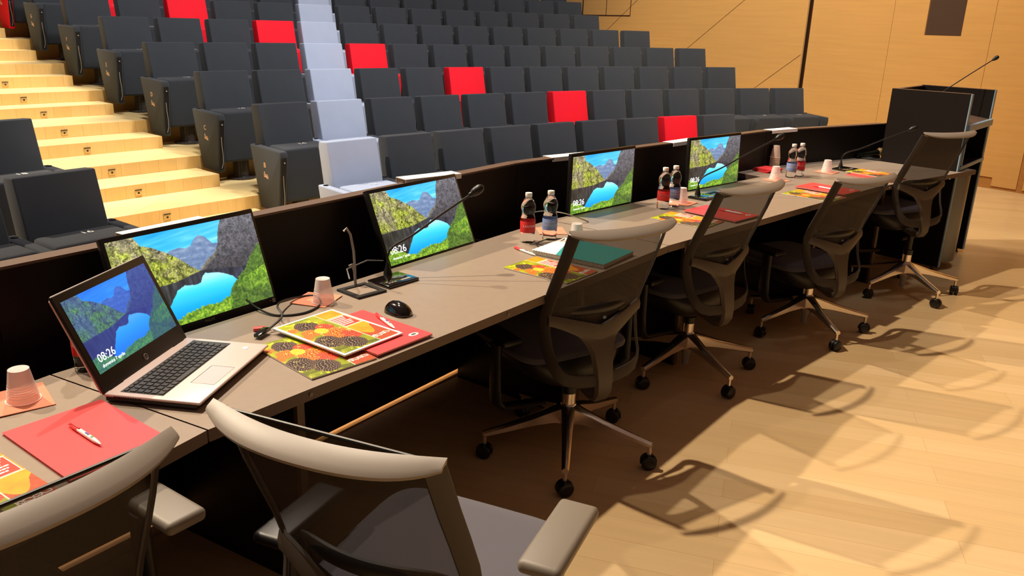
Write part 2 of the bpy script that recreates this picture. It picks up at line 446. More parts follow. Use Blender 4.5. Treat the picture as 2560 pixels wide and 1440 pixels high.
# slot, strap and pin on the front edge of the end panels
m_ = MB()
m_.box((0,0.3955,0.33), (0.040,0.05,0.40), 0, Matrix.Translation((0,0.0,0.0)) @ Matrix.Rotation(0,4,'X'))
slot = MB(); slot.add([(-0.021,0.4372,0.535),(0.021,0.4372,0.535),(0.021,0.3765,0.125),(-0.021,0.3765,0.125)], [(0,1,2,3)], 0)
slot.add([(-0.018,0.4295,0.535),(0.018,0.4295,0.535),(0.018,0.367,0.125),(-0.018,0.367,0.125)], [(3,2,1,0)], 0)
SLOT = slot.mesh('tablet_slot', M_hole)
st = MB(); st.tube([(0.008,0.421,0.40),(0.004,0.412,0.33),(-0.006,0.401,0.25),(-0.008,0.391,0.18),(0.004,0.383,0.135)], 0.0028, 6, 0)
st.lathe([(0.006,0),(0.006,0.008)], 10, 0, Matrix.Translation((0,0.43,0.50)) @ Matrix.Rotation(-PI/2,4,'X'))
STRAP = st.mesh('strap', M_gcable)
def squiggle():
    m_ = MB()
    poly = [(-0.026,0.022),(-0.019,0.030),(-0.012,0.014),(0.002,0.006),(0.016,0.012),(0.026,0.002),(0.032,-0.014),(0.026,-0.020),(0.008,-0.016),(-0.008,-0.008),(-0.018,-0.008),(-0.025,-0.012),(-0.028,0.004)]
    n = len(poly); inner = [(p[0]*0.62+0.001, p[1]*0.55-0.001) for p in poly]
    for i in range(n):
        a, b_ = poly[i], poly[(i+1)%n]; m_.tube([(a[0],a[1],0),(b_[0],b_[1],0)], 0.0024, 5)
    m_.tube([(-0.018,0.010,0),(-0.012,0.0,0),(-0.004,0.001,0),(0.004,-0.006,0),(0.012,0.0,0),(0.020,-0.010,0)], 0.0032, 5)
    m_.tube([(-0.018,0.0,0),(-0.006,-0.004,0),(0.006,-0.010,0),(0.018,-0.014,0)], 0.0030, 5)
    for v in range(len(m_.v)): m_.v[v] = (m_.v[v][0], m_.v[v][1], m_.v[v][2]*0.3)
    return m_.mesh('maker_mark', M_logo)
SQ = squiggle()
ROWNAME = ['the front row','the row marked B','the row marked C','the row marked D','the row marked E','the row marked F','the row marked G','the row behind row G','the second row behind the row marked G']
NUMS = [14,12,10,8,6,4,2,1,3,5,7,9,11,13,15,17]
def make_seat(colour, loc, phi, label, group, number=None, right_arm=False, letter=None, low=False, cushion=None):
    t = empty('auditorium_seat', loc, phi, label, 'auditorium seat', group)
    P = SP[colour]
    link('backrest', P['backrest'], t)
    sc = link('seat_cushion', (SP[cushion] if cushion else P)['seat_cushion'], t)
    if number is not None:
        n_ = link('seat_number', text_mesh(str(number), 0.072, 0.0006, M_white), sc, (-0.03,0.215,0.5995), (0,0,PI))
    a = link('armrest', P['armrest'], t, (0.27,0,0))
    link('cup_ring', P['cup_ring'], a)
    if right_arm:
        a2 = link('armrest', P['armrest'], t, (-0.27,0,0)); link('cup_ring', P['cup_ring'], a2)
    if letter:
        link('tablet_slot', SLOT, a); link('strap', STRAP, a)
        link('row_letter', text_mesh(letter, 0.055, 0.0006, M_logo), a, (0.0317,0.20,0.455), (PI/2,0,PI/2))
        link('maker_mark', SQ, a, (0.0317,0.21,0.375), (PI/2,0,PI/2))
    link('pedestal', P['pedestal_low' if low else 'pedestal'], t)
    return t
def put_row(k, a0, n, first_red, light_idx, letter, first_at_start=True):
    r_ = ROWR[k]; step = 0.54/r_*180/PI
    base = FLZ[k] if k else -0.11
    for i in range(n):
        ai = a0-i*step; ac = ai-(0.24/r_)*180/PI
        colour = 'pale blue' if i == light_idx else ('red' if i == first_red else 'charcoal')
        p = pol(r_, ac, base)
        cush = None
        if k == 7 and i == 0: cush = 'charcoal'
        idx = i+(1 if k == 0 else 0)
        lab = '%s auditorium seat, %s from the aisle stairs in %s' % (colour, ordw[i], ROWNAME[k])
        make_seat(colour, p, rad(ac+90), lab, 'folding seats right of the aisle stairs', NUMS[idx], i == n-1, letter if i == 0 else None, k == 0, cush)
A0 = 138.5
put_row(0, A0, 9, 7, 0, None)
put_row(1, A0, 13, 6, 1, 'B')
put_row(2, A0, 13, 5, 2, 'C')
put_row(3, A0+0.05, 14, 4, 3, 'D')
put_row(4, A0+0.05, 14, 3, 4, 'E')
put_row(5, A0+0.05, 14, 2, 5, 'F')
put_row(6, A0+0.05, 15, 1, 6, 'G')
put_row(7, A0+0.05, 16, 0, 7, 'H')
# block left of the stairs
def put_left(k, aR, n, nums):
    r_ = ROWR[k]; step = 0.54/r_*180/PI; base = FLZ[k] if k else -0.11
    for i in range(n):
        ac = aR+(0.24/r_)*180/PI+i*step
        p = pol(r_, ac, base)
        t = make_seat('charcoal', p, rad(ac+90), 'charcoal auditorium seat left of the aisle stairs, %s from them in %s' % (ordw[i], ['the front row','the second row','the third row'][k]),
                  'folding seats left of the aisle stairs', nums[i], i == 0, None, k == 0)
put_left(0, 144.92, 3, [16,18,20]); put_left(1, 144.55, 3, [18,20,22]); put_left(2, 144.6, 1, [18])

# ------------------------------------------------------------------ desk
ZD = 0.735
JA = [163.4, 152.0, 140.7, 129.3, 118.6]
JF = [11.62, 11.447, 11.30, 11.31, 11.33]     # front edge radius at the joints
JB = [12.25, 12.02, 11.96, 11.95, 11.95]      # rear edge of the worktop (slot)
JP = [12.42, 12.24, 12.19, 12.17, 12.13]      # screen panel
def lerp_r(tab, a):
    """radius on the straight chord between joints"""
    for i in range(len(JA)-1):
        if JA[i] >= a >= JA[i+1]:
            p, q = pol(tab[i],JA[i]), pol(tab[i+1],JA[i+1])
            c_, s_ = math.cos(rad(a)), math.sin(rad(a))
            # intersection of ray from centre with pq
            d = q-p; px, py = p.x-CX, p.y-CY
            den = c_*d.y-s_*d.x
            return (px*d.y-py*d.x)/den
    return tab[-1]
def dpt(tab, a, z, off=0.0): return pol(lerp_r(tab,a)+off, a, z)
desk = empty('conference_desk', pol(11.7,141,0), 0, 'long curved conference desk with taupe top and black front panel', 'desk')
desk_inv = Matrix.Translation(-Vector(desk.location))
AE = 122.55     # right end of the desk, at the lectern
segs = [(163.4,152.0),(152.0,140.7),(140.7,129.3),(129.3,AE)]
segname = []
for (a1,a2) in segs:
    e = 0.012
    g1, g2 = a1-e, a2+e
    m_ = MB()
    p = [dpt(JF,g1,0), dpt(JF,g2,0), dpt(JB,g2,0), dpt(JB,g1,0)]
    if a1 == 129.3:
        p = [dpt(JF,g1,0), pol(11.35,AE,0), pol(11.80,AE,0), pol(12.08,123.6,0), dpt(JP,g1,0,-0.03)]
    if a1 == 140.7:    # top runs back to the screen right of the fourth monitor
        aN = 131.0
        p = [dpt(JF,g1,0), dpt(JF,g2,0), dpt(JP,g2,0,-0.03), dpt(JP,aN,0,-0.03), dpt(JB,aN,0), dpt(JB,g1,0)]
    m_.prism([(q.x,q.y) for q in p], ZD-0.032, ZD, 0, desk_inv, 1)
    obj('worktop', m_, [M_desk, M_desk_edge], desk)
# screen panel, running to the floor on the audience side, small gap under it
for (a1,a2) in segs:
    m_ = MB(); th = 0.045
    aa1, aa2 = a1-0.01, (a2+0.01 if a2 != AE else 122.9)
    f1, f2, b2, b1 = dpt(JP,aa1,0,-0.022), dpt(JP,aa2,0,-0.022), dpt(JP,aa2,0,0.030), dpt(JP,aa1,0,0.030)
    m_.prism([(q.x,q.y) for q in (f1,f2,b2,b1)], 0.040, 0.979, 0, desk_inv)
    obj('front_screen', m_, [M_black], desk)
    m_ = MB(); f1, f2, b2, b1 = dpt(JP,aa1,0,-0.024), dpt(JP,aa2,0,-0.024), dpt(JP,aa2,0,0.036), dpt(JP,aa1,0,0.036)
    m_.prism([(q.x,q.y) for q in (f1,f2,b2,b1)], 0.979, 0.987, 0, desk_inv)
    obj('cap_rail', m_, [M_blackf], desk)
# return of the screen to the lectern
m_ = MB(); q1, q2 = pol(12.12,122.65), pol(11.96,122.05)
d_ = (q2-q1).normalized(); n_ = Vector((-d_.y,d_.x,0))*0.02
m_.prism([(q.x,q.y) for q in (q1-n_,q2-n_,q2+n_,q1+n_)], 0.74, 0.982, 0, desk_inv); obj('return_screen', m_, [M_black], desk)
# inner trough: back wall and bottom between worktop and screen
for (a1,a2) in segs[:3]:
    m_ = MB(); p = [dpt(JB,a1-0.02,0,-0.05), dpt(JB,a2+0.02,0,-0.05), dpt(JP,a2+0.02,0,-0.024), dpt(JP,a1-0.02,0,-0.024)]
    m_.prism([(q.x,q.y) for q in p], 0.60, 0.62, 0, desk_inv); pf = [dpt(JB,a1-0.02,0,-0.05), dpt(JB,a2+0.02,0,-0.05), dpt(JB,a2+0.02,0,-0.04), dpt(JB,a1-0.02,0,-0.04)]; m_.prism([(q.x,q.y) for q in pf], 0.60, 0.702, 0, desk_inv); obj('trough', m_, [M_black], desk)
# support panels
for a in (161.5,153.9,150.0,142.8,138.6,131.4,127.4):
    m_ = MB(); A_, B_ = dpt(JF,a,0,0.18), dpt(JP,a,0,-0.03); d_ = (B_-A_).normalized(); n_ = Vector((-d_.y,d_.x,0))*0.014
    m_.prism([(q.x,q.y) for q in (A_-n_,B_-n_,B_+n_,A_+n_)], 0.0, ZD-0.033, 0, desk_inv)
    obj('support_panel', m_, [M_black], desk)
    m_ = MB(); A2 = dpt(JF,a,0,0.165); B2 = dpt(JF,a,0,0.18)
    m_.prism([(q.x,q.y) for q in (A2-n_,B2-n_,B2+n_,A2+n_)], 0.0, ZD-0.033, 0, desk_inv); obj('leg', m_, [M_blackf], desk)
# screws on the edge
m_ = MB()
for a in (153.0,151.4,150.55,146.45,141.4,140.15,133.8,130.0,128.6,125.0):
    p = dpt(JF,a,ZD-0.016,-0.0008)
    m_.lathe([(0.0055,0),(0.0055,0.002),(0.003,0.002),(0.0025,0.0004)], 12, 0, desk_inv @ Matrix.Translation(p) @ Matrix.Rotation(rad(a-90),4,'Z') @ Matrix.Rotation(PI/2,4,'X'))
obj('edge_screws', m_, [M_gcable], desk)
for a in (145.6,134.6,127.0,137.5):
    p = dpt(JF,a,ZD-0.055,0.10); mm = MB(); mm.rbox((0,0,0),(0.08,0.05,0.022),0.004,2)
    o = obj('desk_socket', mm, [M_blackf], desk); o.location = p-Vector(desk.location); o.rotation_euler = (0,0,rad(a-90))

# ------------------------------------------------------------------ pictures (vertex colours on flat prints and screens)
def fbm(x, y, oct_=5, seed=0):
    rs = np.random.RandomState(seed); T = rs.rand(256,256); out = np.zeros_like(x); amp = 0.5; f = 1.0
    for o_ in range(oct_):
        X = x*f+o_*17.3; Y = y*f+o_*9.1; xi = np.floor(X).astype(int); yi = np.floor(Y).astype(int); fx = X-xi; fy = Y-yi
        fx = fx*fx*(3-2*fx); fy = fy*fy*(3-2*fy)
        a = T[yi%256, xi%256]; b_ = T[yi%256,(xi+1)%256]; c = T[(yi+1)%256, xi%256]; d = T[(yi+1)%256,(xi+1)%256]
        out += amp*((a*(1-fx)+b_*fx)*(1-fy)+(c*(1-fx)+d*fx)*fy); amp *= 0.5; f *= 2.03
    return out
def pic_mesh(name, w, h, nx, ny, fn, m):
    """flat print in the XY plane, centred, faces +Z"""
    xs = np.linspace(0,1,nx+1); ys = np.linspace(0,1,ny+1); X, Y = np.meshgrid(xs, ys)
    C = fn(X, Y)
    co_ = np.stack([(X-0.5)*w, (Y-0.5)*h, np.zeros_like(X)], -1).reshape(-1,3)
    i = np.arange(nx*ny); r_ = i//nx; c_ = i%nx; a = r_*(nx+1)+c_
    faces = np.stack([a, a+1, a+nx+2, a+nx+1], 1)
    me = bpy.data.meshes.new(name); me.from_pydata(co_.tolist(), [], faces.tolist())
    ca = me.color_attributes.new('Col', 'FLOAT_COLOR', 'POINT')
    rgb = np.clip(C,0,1); L = np.where(rgb <= 0.04045, rgb/12.92, ((rgb+0.055)/1.055)**2.4)
    ca.data.foreach_set('color', np.concatenate([L, np.ones(L.shape[:2]+(1,))], -1).reshape(-1).astype(np.float32))
    me.materials.append(m); me.update(); return me
def mixc(C, mask, col):
    mask = np.clip(mask,0,1)[...,None]; return C*(1-mask)+np.array(col if not hasattr(col,'shape') else col)*mask
def curve(x, pts):
    px, py = zip(*pts); return np.interp(x, px, py)
def lake(X, Y, night=False):
    n1 = fbm(X*9, Y*6, 5, 1); n2 = fbm(X*40, Y*28, 4, 2); n3 = fbm(X*14, Y*50, 4, 3); n4 = fbm(X*90, Y*60, 3, 4)
    cl = fbm(X*3+Y*2, Y*16-X*3, 4, 5)
    sky = np.stack([0.02+0.75*cl**1.6+0.5*(1-Y)**2, 0.50+0.42*cl+0.2*(1-Y), 0.86+0.14*cl], -1)
    C = np.clip(sky,0,1)
    sm = lambda d, w=0.006: np.clip(d/w+0.5, 0, 1)
    jag = (n2-0.5)*0.035
    far = curve(X, [(0,.6),(.33,.76),(.38,.79),(.43,.80),(.47,.77),(.51,.79),(.55,.86),(.58,.885),(.62,.86),(.66,.77),(.69,.765),(.72,.72),(1,.6)])
    fcol = np.stack([0.28+0.5*n3*(n2), 0.38+0.45*n3*n2, 0.55+0.35*n3*n2], -1); C = mixc(C, sm(far+jag*0.6-Y), fcol)
    lft = curve(X, [(0,1.05),(.165,1.02),(.20,.90),(.27,.85),(.36,.76),(.44,.64),(.50,.54),(.535,.50),(.56,.40),(1,.0)])
    st = fbm(X*70+n2*6, Y*14+X*10, 4, 21); st2 = fbm(X*120, Y*80, 3, 22)
    rock = np.clip(0.06+1.75*(st*0.55+st2*0.45-0.18)*(0.55+0.9*n1), 0, 1); grn = np.clip((n1-0.38)*4,0,1)[...,None]
    lcol = np.stack([rock*0.92+0.03, rock*0.86+0.03, rock*0.62+0.02], -1)*(1-grn)+np.stack([rock*0.80, rock*0.86, rock*0.25], -1)*grn
    C = mixc(C, sm(lft+jag-Y), lcol)
    rgt = curve(X, [(0,.2),(.50,.44),(.545,.53),(.60,.61),(.66,.66),(.70,.76),(.72,.88),(.765,1.02),(1,1.06)])
    rc = np.clip(0.03+0.55*(st2*0.6+n2*0.4)*(0.35+0.9*Y),0,1); rcol = np.stack([rc*0.98, rc*0.96, rc*1.05], -1)
    edge = np.clip(1-(rgt-Y)/0.06,0,1)*(X < .68)
    rcol = rcol+edge[...,None]*np.array([.35,.32,.12])*n2[...,None]
    C = mixc(C, sm(rgt+jag-Y), rcol)
    # water below the shoreline
    shore = curve(X, [(0,.44),(.35,.45),(.53,.505),(.58,.50),(.8,.44),(1,.42)])
    dk = 0.06+0.42*fbm(X*60, Y*7, 4, 41)*n1; gr = np.clip(1-X*1.6,0,1); wcol = np.stack([dk*(0.85+.2*gr), dk*(0.9+.15*gr), dk*(1.2-.35*gr)], -1); C = mixc(C, sm(shore-Y,.01), wcol)
    lim = curve(X, [(0,.0),(.18,.02),(.24,.16),(.30,.27),(.345,.36),(.40,.40),(.46,.37),(.51,.38),(.535,.44),(.56,.47),(.63,.45),(.69,.41),(.74,.36),(.765,.31),(.78,.12),(1,.0)])
    wt = np.clip((Y-0.02)/0.4,0,1); bright = np.clip(fbm(X*2,Y*9,3,8)*1.2-0.2,0,1)
    lk = np.stack([0.0+0.5*wt**3+0.35*bright*wt, 0.50+0.42*wt, 0.86+0.12*wt], -1); C = mixc(C, sm(lim+(n2-.5)*.02-Y,.008)*(X<.79), lk)
    # green banks
    gb = curve(X, [(0,.20),(.10,.19),(.16,.14),(.22,.09),(.30,.06),(.36,.10),(.5,.13),(.6,.12),(.68,.16),(.72,.25),(.78,.33),(.84,.40),(.90,.52),(.95,.60),(1,.66)])
    g_ = np.clip(n4*0.9+n2*0.5-0.1,0,1); gcol = np.stack([0.10+0.75*g_**1.3, 0.22+0.75*g_**1.1, 0.03+0.22*g_], -1)
    shade = ((Y > curve(X, [(0,1),(.68,1),(.70,.20),(.80,.30),(1,.40)])) | ((X > .66) & (Y < curve(X, [(0,0),(.66,0),(.74,.20),(1,.12)]))))
    sh = np.clip(fbm(X*6,Y*8,3,31)*3.2-0.9,0,1)*np.clip((curve(X,[(0,-1),(.66,-1),(.70,.9),(1,1.2)]))*1.0,0,1); sh = np.maximum(sh, shade*0.75)[...,None]
    gcol = gcol*(1-sh)+(gcol*np.array([.42,.50,.62])+0.03)*sh
    C = mixc(C, sm(gb+(n4-.5)*.05-Y,.006), gcol)
    if not night: C = np.clip(C*0.90+0.10*np.array([1,1,0.97])*(0.5+0.5*Y[...,None]),0,1)
    if night:
        lum = C.mean(-1, keepdims=True)
        C = C*np.array([.42,.66,.86])*1.0+np.array([.09,.14,.40])*(1-lum)
    return C
SCR = pic_mesh('screen_image', 0.508, 0.286, 420, 236, lake, M_screen)
SCRL = pic_mesh('laptop_image', 0.344, 0.194, 300, 170, lambda X,Y: lake(X,Y,True), M_screenL)
def berries(X, Y):
    W_, H_ = 0.21, 0.297
    n1 = fbm(X*5, Y*7, 4, 11); n2 = fbm(X*22, Y*30, 3, 12)
    C = np.stack([0.35+0.5*n1, 0.42+0.42*n1, 0.02+0.08*n2], -1)
    C = mixc(C, np.clip((0.35-Y)*4,0,1)*0.5*(n1>.45), (0.13,0.16,0.05))
    rs = np.random.RandomState(3)
    for s_ in range(9):   # pale stems and leaves
        x0, y0 = rs.rand()*0.6, rs.rand(); a = rs.rand()*3; dx, dy = math.cos(a), math.sin(a)
        d = np.abs((X-x0)*dy-(Y-y0)*dx*1.4); l = np.abs((X-x0)*dx+(Y-y0)*dy)
        C = mixc(C, (d < 0.02)*(l < 0.22), (0.93,0.93,0.12))
    bl = [(.30,.80,.17,'k'),(.17,.62,.13,'o'),(.47,.66,.12,'r'),(.43,.45,.20,'o'),(.14,.33,.19,'k'),(.56,.33,.14,'r'),(.36,.17,.19,'k'),(.06,.80,.08,'o'),(.33,.60,.10,'y'),(.02,.55,.09,'o')]
    wx = (fbm(X*8,Y*11,3,51)-.5)*0.05; wy = (fbm(X*8+5,Y*11,3,52)-.5)*0.05
    for (bx,by,br_,t) in bl:
        dx = (X+wx-bx)*W_; dy = (Y+wy-by)*H_; R_ = br_*0.21; d = np.sqrt(dx**2+(dy*0.9)**2)
        inside = np.clip((R_-d)/(R_*0.06)+0.5,0,1)
        bulge = 1+0.9*(d/R_)**2          # drupelets crowd together towards the rim
        cell = R_*0.34; u = dx*bulge/cell+0.35*np.sin(dy/cell*1.7); v = dy*bulge/(cell*0.87); row = np.floor(v); fu = (u+0.5*(row%2))%1-0.5; fv = v%1-0.5
        dd = np.sqrt(fu**2+fv**2); hi = np.clip(1-((fu+.10)**2+(fv-.10)**2)*9,0,1)**1.5; k = np.clip((0.56-dd)*5,0,1)
        base = {'k':(.20,.11,.07),'o':(.92,.42,.06),'r':(.90,.22,.08),'y':(.95,.85,.12)}[t]; top = {'k':(.90,.76,.66),'o':(1,.93,.50),'r':(1,.68,.48),'y':(1,1,.6)}[t]
        dark = {'k':(.05,.02,.01),'o':(.60,.18,.02),'r':(.50,.05,.02),'y':(.6,.5,.02)}[t]
        cc = np.array(dark)*(1-k[...,None])+np.array(base)*k[...,None]; cc = cc*(1-hi[...,None]*k[...,None])+np.array(top)*hi[...,None]*k[...,None]
        C = mixc(C, inside, cc)
    hl = np.clip((fbm(X*16,Y*22,4,53)-0.58)*7,0,1); C = mixc(C, hl*0.55, (1,.98,.55))
    # right column
    col = X > 0.655
    orange = np.stack([0.88+0.08*n1, 0.50+0.22*n1, 0.06+0.05*n2], -1)
    orange = np.where(((Y < 0.30+0.1*np.sin(X*14)+0.1*(n1-.5)) & (Y > .0))[...,None], np.array([0.66,0.25,0.10])+0.1*n2[...,None], orange)
    C = np.where(col[...,None], orange, C)
    box = (X > .68) & (X < .985) & (Y > .52) & (Y < .80)
    C = np.where(box[...,None], np.array([.78,.25,.18]), C)
    brd = box & ((X < .69) | (X > .975) | (Y < .528) | (Y > .792)); C = np.where(brd[...,None], 1.0, C)
    line = (np.abs(X-0.655) < 0.006) | ((np.abs(Y-.81) < .004) & col) | ((np.abs(Y-.51) < .004) & col)
    C = np.where(line[...,None], np.array([1,.97,.8]), C)
    return C
COV = pic_mesh('cover_print', 0.21, 0.297, 230, 325, berries, M_cover)

# ------------------------------------------------------------------ monitors
def make_monitor(x, y, phi_deg, tilt_deg, label):
    # the lower edge stands in the slot behind the worktop, the top leans against the screen panel
    t = empty('monitor', (x,y,ZD), rad(phi_deg), label, 'monitor', 'monitors set in the desk')
    MW, MH = 0.530, 0.330
    M0 = Matrix.Rotation(rad(-tilt_deg),4,'X') @ Matrix.Translation((0,0,-0.022))
    m_ = MB(); m_.rbox((0,0.012,MH/2),(MW,0.022,MH),0.004,2,0,M0)
    if tilt_deg > 10: m_.rbox((0,0.028,0.15),(0.30,0.016,0.16),0.006,2,0,M0)
    obj('housing', m_, [M_bezel], t)
    s_ = link('screen', SCR, t); s_.matrix_local = M0 @ Matrix.Translation((0,-0.0002,0.172)) @ Matrix.Rotation(PI/2,4,'X')
    F_ = lambda x_, z_: M0 @ Matrix.Translation((x_,-0.0010,z_)) @ Matrix.Rotation(PI/2,4,'X')
    tx = link('clock_text', text_mesh('08:26', 0.041, 0.0001, M_txt), s_); tx.matrix_local = Matrix.Translation((-0.195,-0.090,0.001))
    tx = link('date_text', text_mesh('domenica 7 aprile', 0.013, 0.0001, M_txt), s_); tx.matrix_local = Matrix.Translation((-0.188,-0.120,0.001))
    b_ = link('brand_text', text_mesh('PHILIPS', 0.011, 0.0001, M_gcable), t); b_.matrix_local = F_(0,0.018)
    m_ = MB(); m_.box((0.250,-0.0004,0.017),(0.012,0.002,0.014),0,M0); m_.box((0.236,-0.0004,0.018),(0.004,0.002,0.004),0,M0)
    obj('energy_sticker', m_, [M_gcable], t)
    return t
make_monitor(-0.938, 2.362, 56.7, 18.0, 'widescreen monitor showing a mountain lake, directly behind the open laptop')
make_monitor(-0.315, 3.175, 54.7, 22.5, 'widescreen monitor showing a mountain lake, behind the long gooseneck microphone nearest the laptop')
make_monitor(0.453, 4.132, 46.6, 0.0, 'widescreen monitor showing a mountain lake, between the two nearest pairs of water bottles')
make_monitor(1.199, 4.867, 42.7, 2.2, 'widescreen monitor farthest from the laptop, near the stack of cups')

# ------------------------------------------------------------------ name cards on the screen panel
def card(x0, y0, x1, y1, label, dz=0.0, off=0.0):
    a, b_ = Vector((x0,y0,0)), Vector((x1,y1,0)); mid = (a+b_)/2; d = (b_-a).normalized()
    phi = math.atan2(d.y, d.x)
    m_ = MB(); L = 0.29
    m_.box((0,0.0,0.0),(L,0.075,0.0016)); 
    m_.box((0,-0.037,-0.010),(L,0.0016,0.022))
    m_.box((0,0.037,-0.010),(L,0.0016,0.022))
    o = obj('name_card', m_, [M_paper]); ang = math.degrees(math.atan2(mid.y-CY, mid.x-CX))
    p = dpt(JP, ang, 0.9895+dz, off); o.location = p; o.rotation_euler = (0,0,phi)
    return tag(o, label, 'name card', 'white folded cards over the top of the desk screen')
for c_ in ((-1.14,2.31,-0.97,2.57,'white folded card on the screen top above the monitor behind the laptop', 0.014, 0.005),
           (-0.40,3.33,-0.19,3.51,'white folded card on the screen top above the second monitor from the laptop', 0.014, 0.0),
           (0.243,4.12,0.468,4.30,'white folded card on the screen top above the third monitor from the laptop'),
           (0.97,4.79,1.20,5.04,'white folded card on the screen top above the fourth monitor from the laptop'),
           (1.82,5.57,2.08,5.77,'white folded card on the screen top nearest the lectern')): card(*c_)

# ------------------------------------------------------------------ gooseneck microphones
def mic(cx_, cy_, phi, w, d_, neck, head_dir, label, tablet=None):
    t = empty('gooseneck_microphone', (cx_,cy_,ZD), phi, label, 'microphone', 'gooseneck microphones on the desk')
    inv = t.matrix_basis.inverted()
    m_ = MB(); m_.rbox((0,0,0.006),(w,d_,0.012),0.003,2); obj('base_plate', m_, [M_gloss], t)
    m_ = MB()
    for q in range(4): m_.rbox((-w*0.33+(q%3)*0.014, -d_*0.30+(0.014 if q == 3 else 0), 0.0125),(0.009,0.007,0.003),0.001,1)
    obj('buttons', m_, [M_gcable], t)
    m_ = MB(); m_.box((w*0.2,-d_*0.28,0.0122),(0.045,0.012,0.0008)); obj('base_label', m_, [M_gcable], t)
    loc = Matrix.Rotation(-phi,4,'Z') @ Matrix.Translation((-cx_,-cy_,-ZD))
    P = [loc @ Vector(p) for p in neck]
    m_ = MB(); m_.lathe([(0.017,0.010),(0.015,0.02),(0.009,0.04),(0.0055,0.055)],16,0,Matrix.Translation((P[0].x,P[0].y,0))); obj('neck_socket', m_, [M_rub], t)
    # smooth the neck
    Q = []
    for i in range(len(P)-1):
        p0, p1, p2, p3 = P[max(i-1,0)], P[i], P[i+1], P[min(i+2,len(P)-1)]
        for s_ in range(8):
            u = s_/8; Q.append(0.5*((2*p1)+(-p0+p2)*u+(2*p0-5*p1+4*p2-p3)*u*u+(-p0+3*p1-3*p2+p3)*u**3))
    Q.append(P[-1])
    m_ = MB(); m_.tube(Q, 0.0042, 8); obj('gooseneck', m_, [M_rub], t)
    d = (P[-1]-P[-2]).normalized(); rot = d.to_track_quat('Z','Y').to_matrix().to_4x4()
    m_ = MB(); m_.lathe([(0.005,-0.012),(0.010,-0.008),(0.010,0.0),(0.015,0.006),(0.018,0.022),(0.0175,0.036),(0.012,0.048),(0.004,0.053)],18,0,Matrix.Translation(P[-1]) @ rot); obj('microphone_head', m_, [M_rub], t)
    return t
def neckpts(b, h, z0=ZD):
    b = Vector((b[0],b[1],z0)); h = Vector(h); d = h-b
    return [b+Vector((0,0,0.03)), b+Vector((0,0,0.075))+d*0.0, b+Vector((d.x*0.07,d.y*0.07,0.115)), b+Vector((d.x*0.30,d.y*0.30,d.z*0.30+0.065)), b+Vector((d.x*0.65,d.y*0.65,d.z*0.65+0.035)), h]
mic(-0.430,2.797, rad(52), 0.150,0.112, neckpts((-0.459,2.852),(-0.16,2.965,1.032)), None, 'long gooseneck microphone in front of the second monitor from the laptop')
mic(1.060,4.510, rad(50), 0.150,0.112, neckpts((1.040,4.560),(1.50,4.73,1.052)), None, 'long gooseneck microphone in front of the farthest monitor')
mic(2.300,5.665, rad(40), 0.150,0.112, neckpts((2.283,5.705),(2.72,5.70,1.02)), None, 'long gooseneck microphone closest to the lectern')

# cable boxes set in the desk beside the microphones
def grommet(x,y,phi,label,top=None):
    t = empty('cable_box', (x,y,ZD), phi, label, 'cable box', 'square cable boxes in the worktop')
    m_ = MB()
    for (c_,d_) in (((0,0.052,0.004),(0.122,0.018,0.008)),((0,-0.052,0.004),(0.122,0.018,0.008)),((0.052,0,0.004),(0.018,0.087,0.008)),((-0.052,0,0.004),(0.018,0.087,0.008))): m_.box(c_,d_)
    obj('frame', m_, [M_rub], t)
    m_ = MB(); m_.box((0,0,0.002),(0.087,0.087,0.004)); obj('lid', m_, [top or M_desk], t)
    return t
grommet(-0.522,2.672, rad(48), 'square black framed cable box beside the microphone nearest the laptop')
grommet(1.165,4.60, rad(46), 'square cable box with dark glassy lid beside the microphone at the farthest monitor', M_tablet)
grommet(2.385,5.60, rad(38), 'square black framed cable box beside the microphone closest to the lectern')
m_ = MB(); m_.tube([(-0.555,2.725,ZD),(-0.555,2.73,0.80),(-0.560,2.742,0.86),(-0.57,2.745,0.92),(-0.583,2.742,0.943),(-0.592,2.74,0.932)], 0.0045, 8)
m_.tube([(-0.553,2.722,ZD),(-0.556,2.727,0.79),(-0.566,2.732,0.815),(-0.575,2.733,0.808)], 0.005, 8)
tag(obj('grey_cable', m_, [M_gcable]), 'grey cable standing upright out of the black framed cable box', 'cable')
m_ = MB(); m_.tube([(-0.59,2.80,ZD+0.003),(-0.62,2.90,ZD+0.01),(-0.56,2.99,ZD+0.02),(-0.50,3.06,ZD+0.0)], 0.003, 6)
tag(obj('thin_cable', m_, [M_gcable]), 'thin grey cable crossing the worktop behind the upright grey cable', 'cable')

